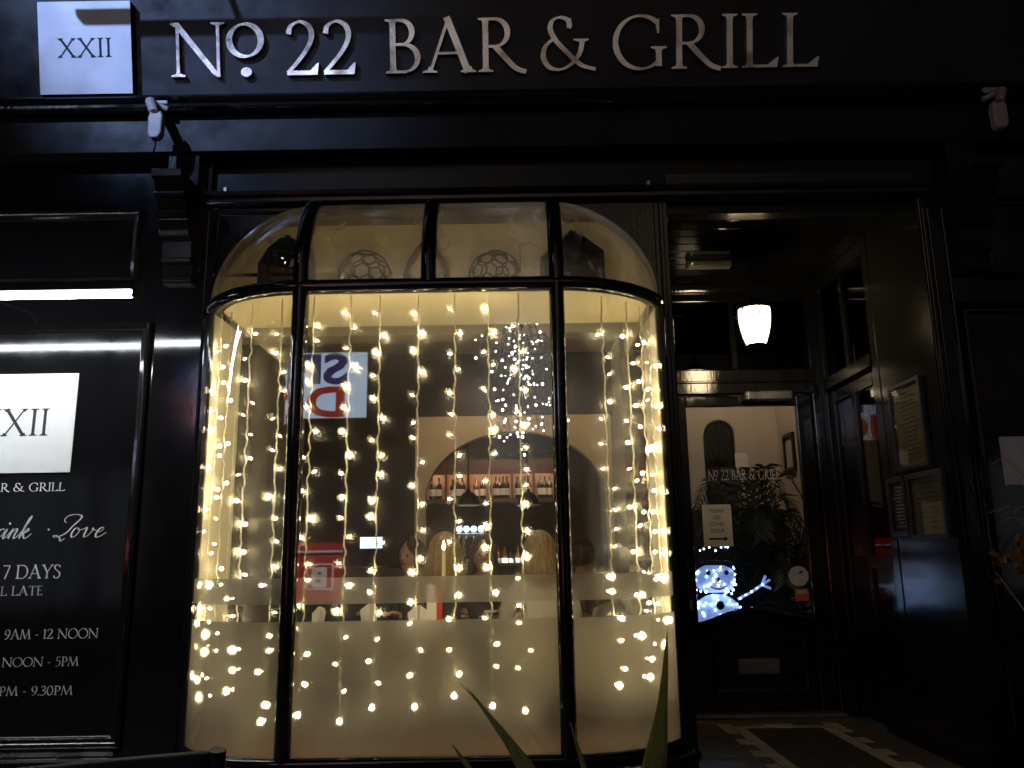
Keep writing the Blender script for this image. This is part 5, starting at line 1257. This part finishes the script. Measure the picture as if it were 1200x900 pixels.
def bistro_chair(x, y, rz, label):
    t = thing('bistro_chair', label, 'chair', (x, y, 0.012), rz, 'black pavement chairs')
    g = MB(); g.box(-0.22, 0.22, -0.21, 0.21, 0.43, 0.45); g.build('seat', 'sling_black', t, bevel=0.006)
    g = MB(); rows = []
    for j in range(7):
        z = 0.55+0.31*j/6; rows.append([(-0.215+0.43*k/12, -0.235-0.05*j/6-0.03*math.sin(PI*k/12), z+0.008*math.sin(PI*k/12)*(j == 6)) for k in range(13)])
    g.grid(rows); o = g.build('back_sling', 'sling_black', t, smooth=180); s = o.modifiers.new('s', 'SOLIDIFY'); s.thickness = 0.018
    for a in (-1, 1):
        g = MB(); g.tube([(a*0.225, -0.17, 0), (a*0.225, -0.205, 0.44), (a*0.225, -0.285, 0.865)], 0.013, 8); g.build('rear_leg', 'dark_iron', t, smooth=60)
        g = MB(); g.tube([(a*0.225, 0.22, 0), (a*0.225, 0.20, 0.43), (a*0.225, -0.19, 0.438)], 0.013, 8); g.build('front_leg', 'dark_iron', t, smooth=60)
    return t
bistro_chair(-0.77, -2.31, 0.42, 'black sling chair with its back rising into the bottom left of the view')
bistro_chair(-1.34, -2.36, 0.30, 'black sling chair cut by the bottom left corner of the view')

# ================================================================== across the street (seen mirrored in glass, paint and letters)
YO = -10.6
op = thing('opposite_building', 'stone building across the street mirrored in the sign letters', 'building', (0, YO, 0))
g = MB(); g.box(-15, 15, -0.6, 0, 0, 13.5); g.build('wall', 'stone_wall', op)
for z in (3.1, 5.0, 8.6, 12.4): g = MB(); g.box(-15.1, 15.1, 0.001, 0.22, z, z+0.28); g.build('string_course', 'stone_wall', op)
for fz in (5.7, 9.2):
    for i in range(9):
        x = -12+i*3.0; lit = (i*7+int(fz)) % 5 in (0, 3)
        g = MB(); g.box(x-0.62, x+0.62, 0.001, 0.03, fz, fz+1.9); w = g.build('window', 'room_lit' if lit else 'slate', op)
        g = MB(); g.box(x-0.75, x-0.621, 0.001, 0.10, fz-0.1, fz+2.05); g.box(x+0.621, x+0.75, 0.001, 0.10, fz-0.1, fz+2.05); g.box(x-0.62, x+0.62, 0.002, 0.10, fz+1.901, fz+2.05); g.box(x-0.62, x+0.62, 0.002, 0.14, fz-0.1, fz-0.001); g.build('surround', 'kerb_stone', w)
        g = MB(); g.box(x-0.03, x+0.03, 0.031, 0.06, fz, fz+1.9); g.box(x-0.62, x+0.62, 0.0305, 0.055, fz+0.92, fz+0.98); g.build('glazing_bar', 'vinyl_white', w)
for i, x in enumerate((-11.5, -7.8, 0.6, 9.6, 13.0)):
    g = MB(); g.box(x-1.4, x+1.4, 0.001, 0.04, 0.5, 2.7); w = g.build('shop_window', 'shop_lit' if i % 2 else 'slate', op)
    g = MB(); g.box(x-1.5, x-1.401, 0.001, 0.12, 0.4, 2.85); g.box(x+1.401, x+1.5, 0.001, 0.12, 0.4, 2.85); g.box(x-1.4, x+1.4, 0.002, 0.12, 2.701, 2.85); g.box(x-0.03, x+0.03, 0.041, 0.1, 0.5, 2.7); g.build('shop_frame', 'dull_black', w)
sg = thing('lit_shop_sign', 'pale blue lit sign with blue and red capitals mirrored in window', 'sign', (0, YO, 0))
g = MB(); g.box(-5.6, -2.40, 0.002, 0.15, 3.45, 4.60); g.build('box', 'plaque_dark', sg)
g = MB(); g.box(-5.55, -2.42, 0.151, 0.17, 3.47, 4.58); g.build('face', 'sign_face', sg)
sans('SPORTS', 0.70, 0.012, 'sign_blue', 'lettering', sg, (-2.74, 0.18, 4.06), (PI/2, 0, PI), 'LEFT', 1.30, 0.022)
sans('DIRECT', 0.70, 0.012, 'sign_red', 'lettering', sg, (-2.74, 0.18, 3.50), (PI/2, 0, PI), 'LEFT', 1.30, 0.022)
rb = thing('red_display_board', 'red lit board with a white B mirrored low in window', 'sign', (-3.25, YO+0.5, 0.0))
g = MB(); g.box(-0.62, 0.58, -0.05, 0.03, 1.32, 1.43); g.build('header', 'board_red', rb)
g = MB(); g.box(-0.60, 0.56, -0.05, 0.025, 1.285, 1.319); g.build('header_line', 'board_white', rb)
g = MB(); g.box(-0.60, 0.56, -0.05, 0.02, 0.55, 1.24); g.build('panel', 'board_red', rb)
g = MB(); g.box(0.02, 0.44, 0.021, 0.03, 0.72, 1.12); g.build('white_square', 'board_white', rb)
g = MB(); g.box(0.045, 0.415, 0.031, 0.036, 0.745, 1.095); g.build('red_square', 'board_red', rb)
sans('B', 0.40, 0.01, 'board_white', 'lettering', rb, (0.22, 0.045, 0.775), (PI/2, 0, PI), 'CENTER', 1.2, 0.016)
for x in (-0.5, 0.46): g = MB(); g.box(x-0.03, x+0.03, -0.04, 0.0, 0.0, 0.549); g.build('leg', 'dull_black', rb)

# street lamp to the upper left behind the camera: cool light on the fascia, second head added for the wall opposite
sl = thing('street_lamp', 'street lamp lighting the plaque and left letters from upper left', 'street lamp', (-4.3, -4.75, 0.004))
g = MB(); g.tube([(0, 0, 0), (0, 0, 1.0), (0, 0, 6.4)], [0.09, 0.06, 0.045], 12); g.lathe([(0.14, 0), (0.14, 0.05), (0.09, 0.3), (0.06, 0.35)], n=14); g.build('post', 'dull_black', sl, smooth=40)
g = MB(); g.tube([(0, 0.30, 6.42), (0, 0, 6.42), (0, -0.30, 6.42)], 0.035, 8); g.build('arm', 'dull_black', sl, smooth=60)
def head(y, aim, energy, size, colr, soft, blend):
    g = MB(); g.box(-0.13, 0.13, y-0.12, y+0.12, 6.38, 6.47); h = g.build('lamp_head', 'dull_black', sl, bevel=0.02)
    g = MB(); g.box(-0.10, 0.10, y-0.09, y+0.09, 6.36, 6.379); g.build('lens', 'street_head', h)
    l = bpy.data.lights.new('beam', 'SPOT'); l.energy = energy; l.color = colr; l.spot_size = math.radians(size); l.spot_blend = blend; l.shadow_soft_size = soft
    o = bpy.data.objects.new('beam', l); col.objects.link(o); o.parent = sl; o.location = (0, y, 6.33)
    o.rotation_euler = (Vector(aim)-Vector((-4.3, -4.75+y, 6.334))).to_track_quat('-Z', 'Y').to_euler()
head(0.42, (-1.72, -0.22, 4.05), 2900, 23, (0.36, 0.52, 1.0), 0.07, 0.9)
head(-0.42, (1.0, YO, 9.0), 4200, 100, (1.0, 0.93, 0.87), 0.15, 0.6)  # added head: brightens the stone wall that the letters mirror
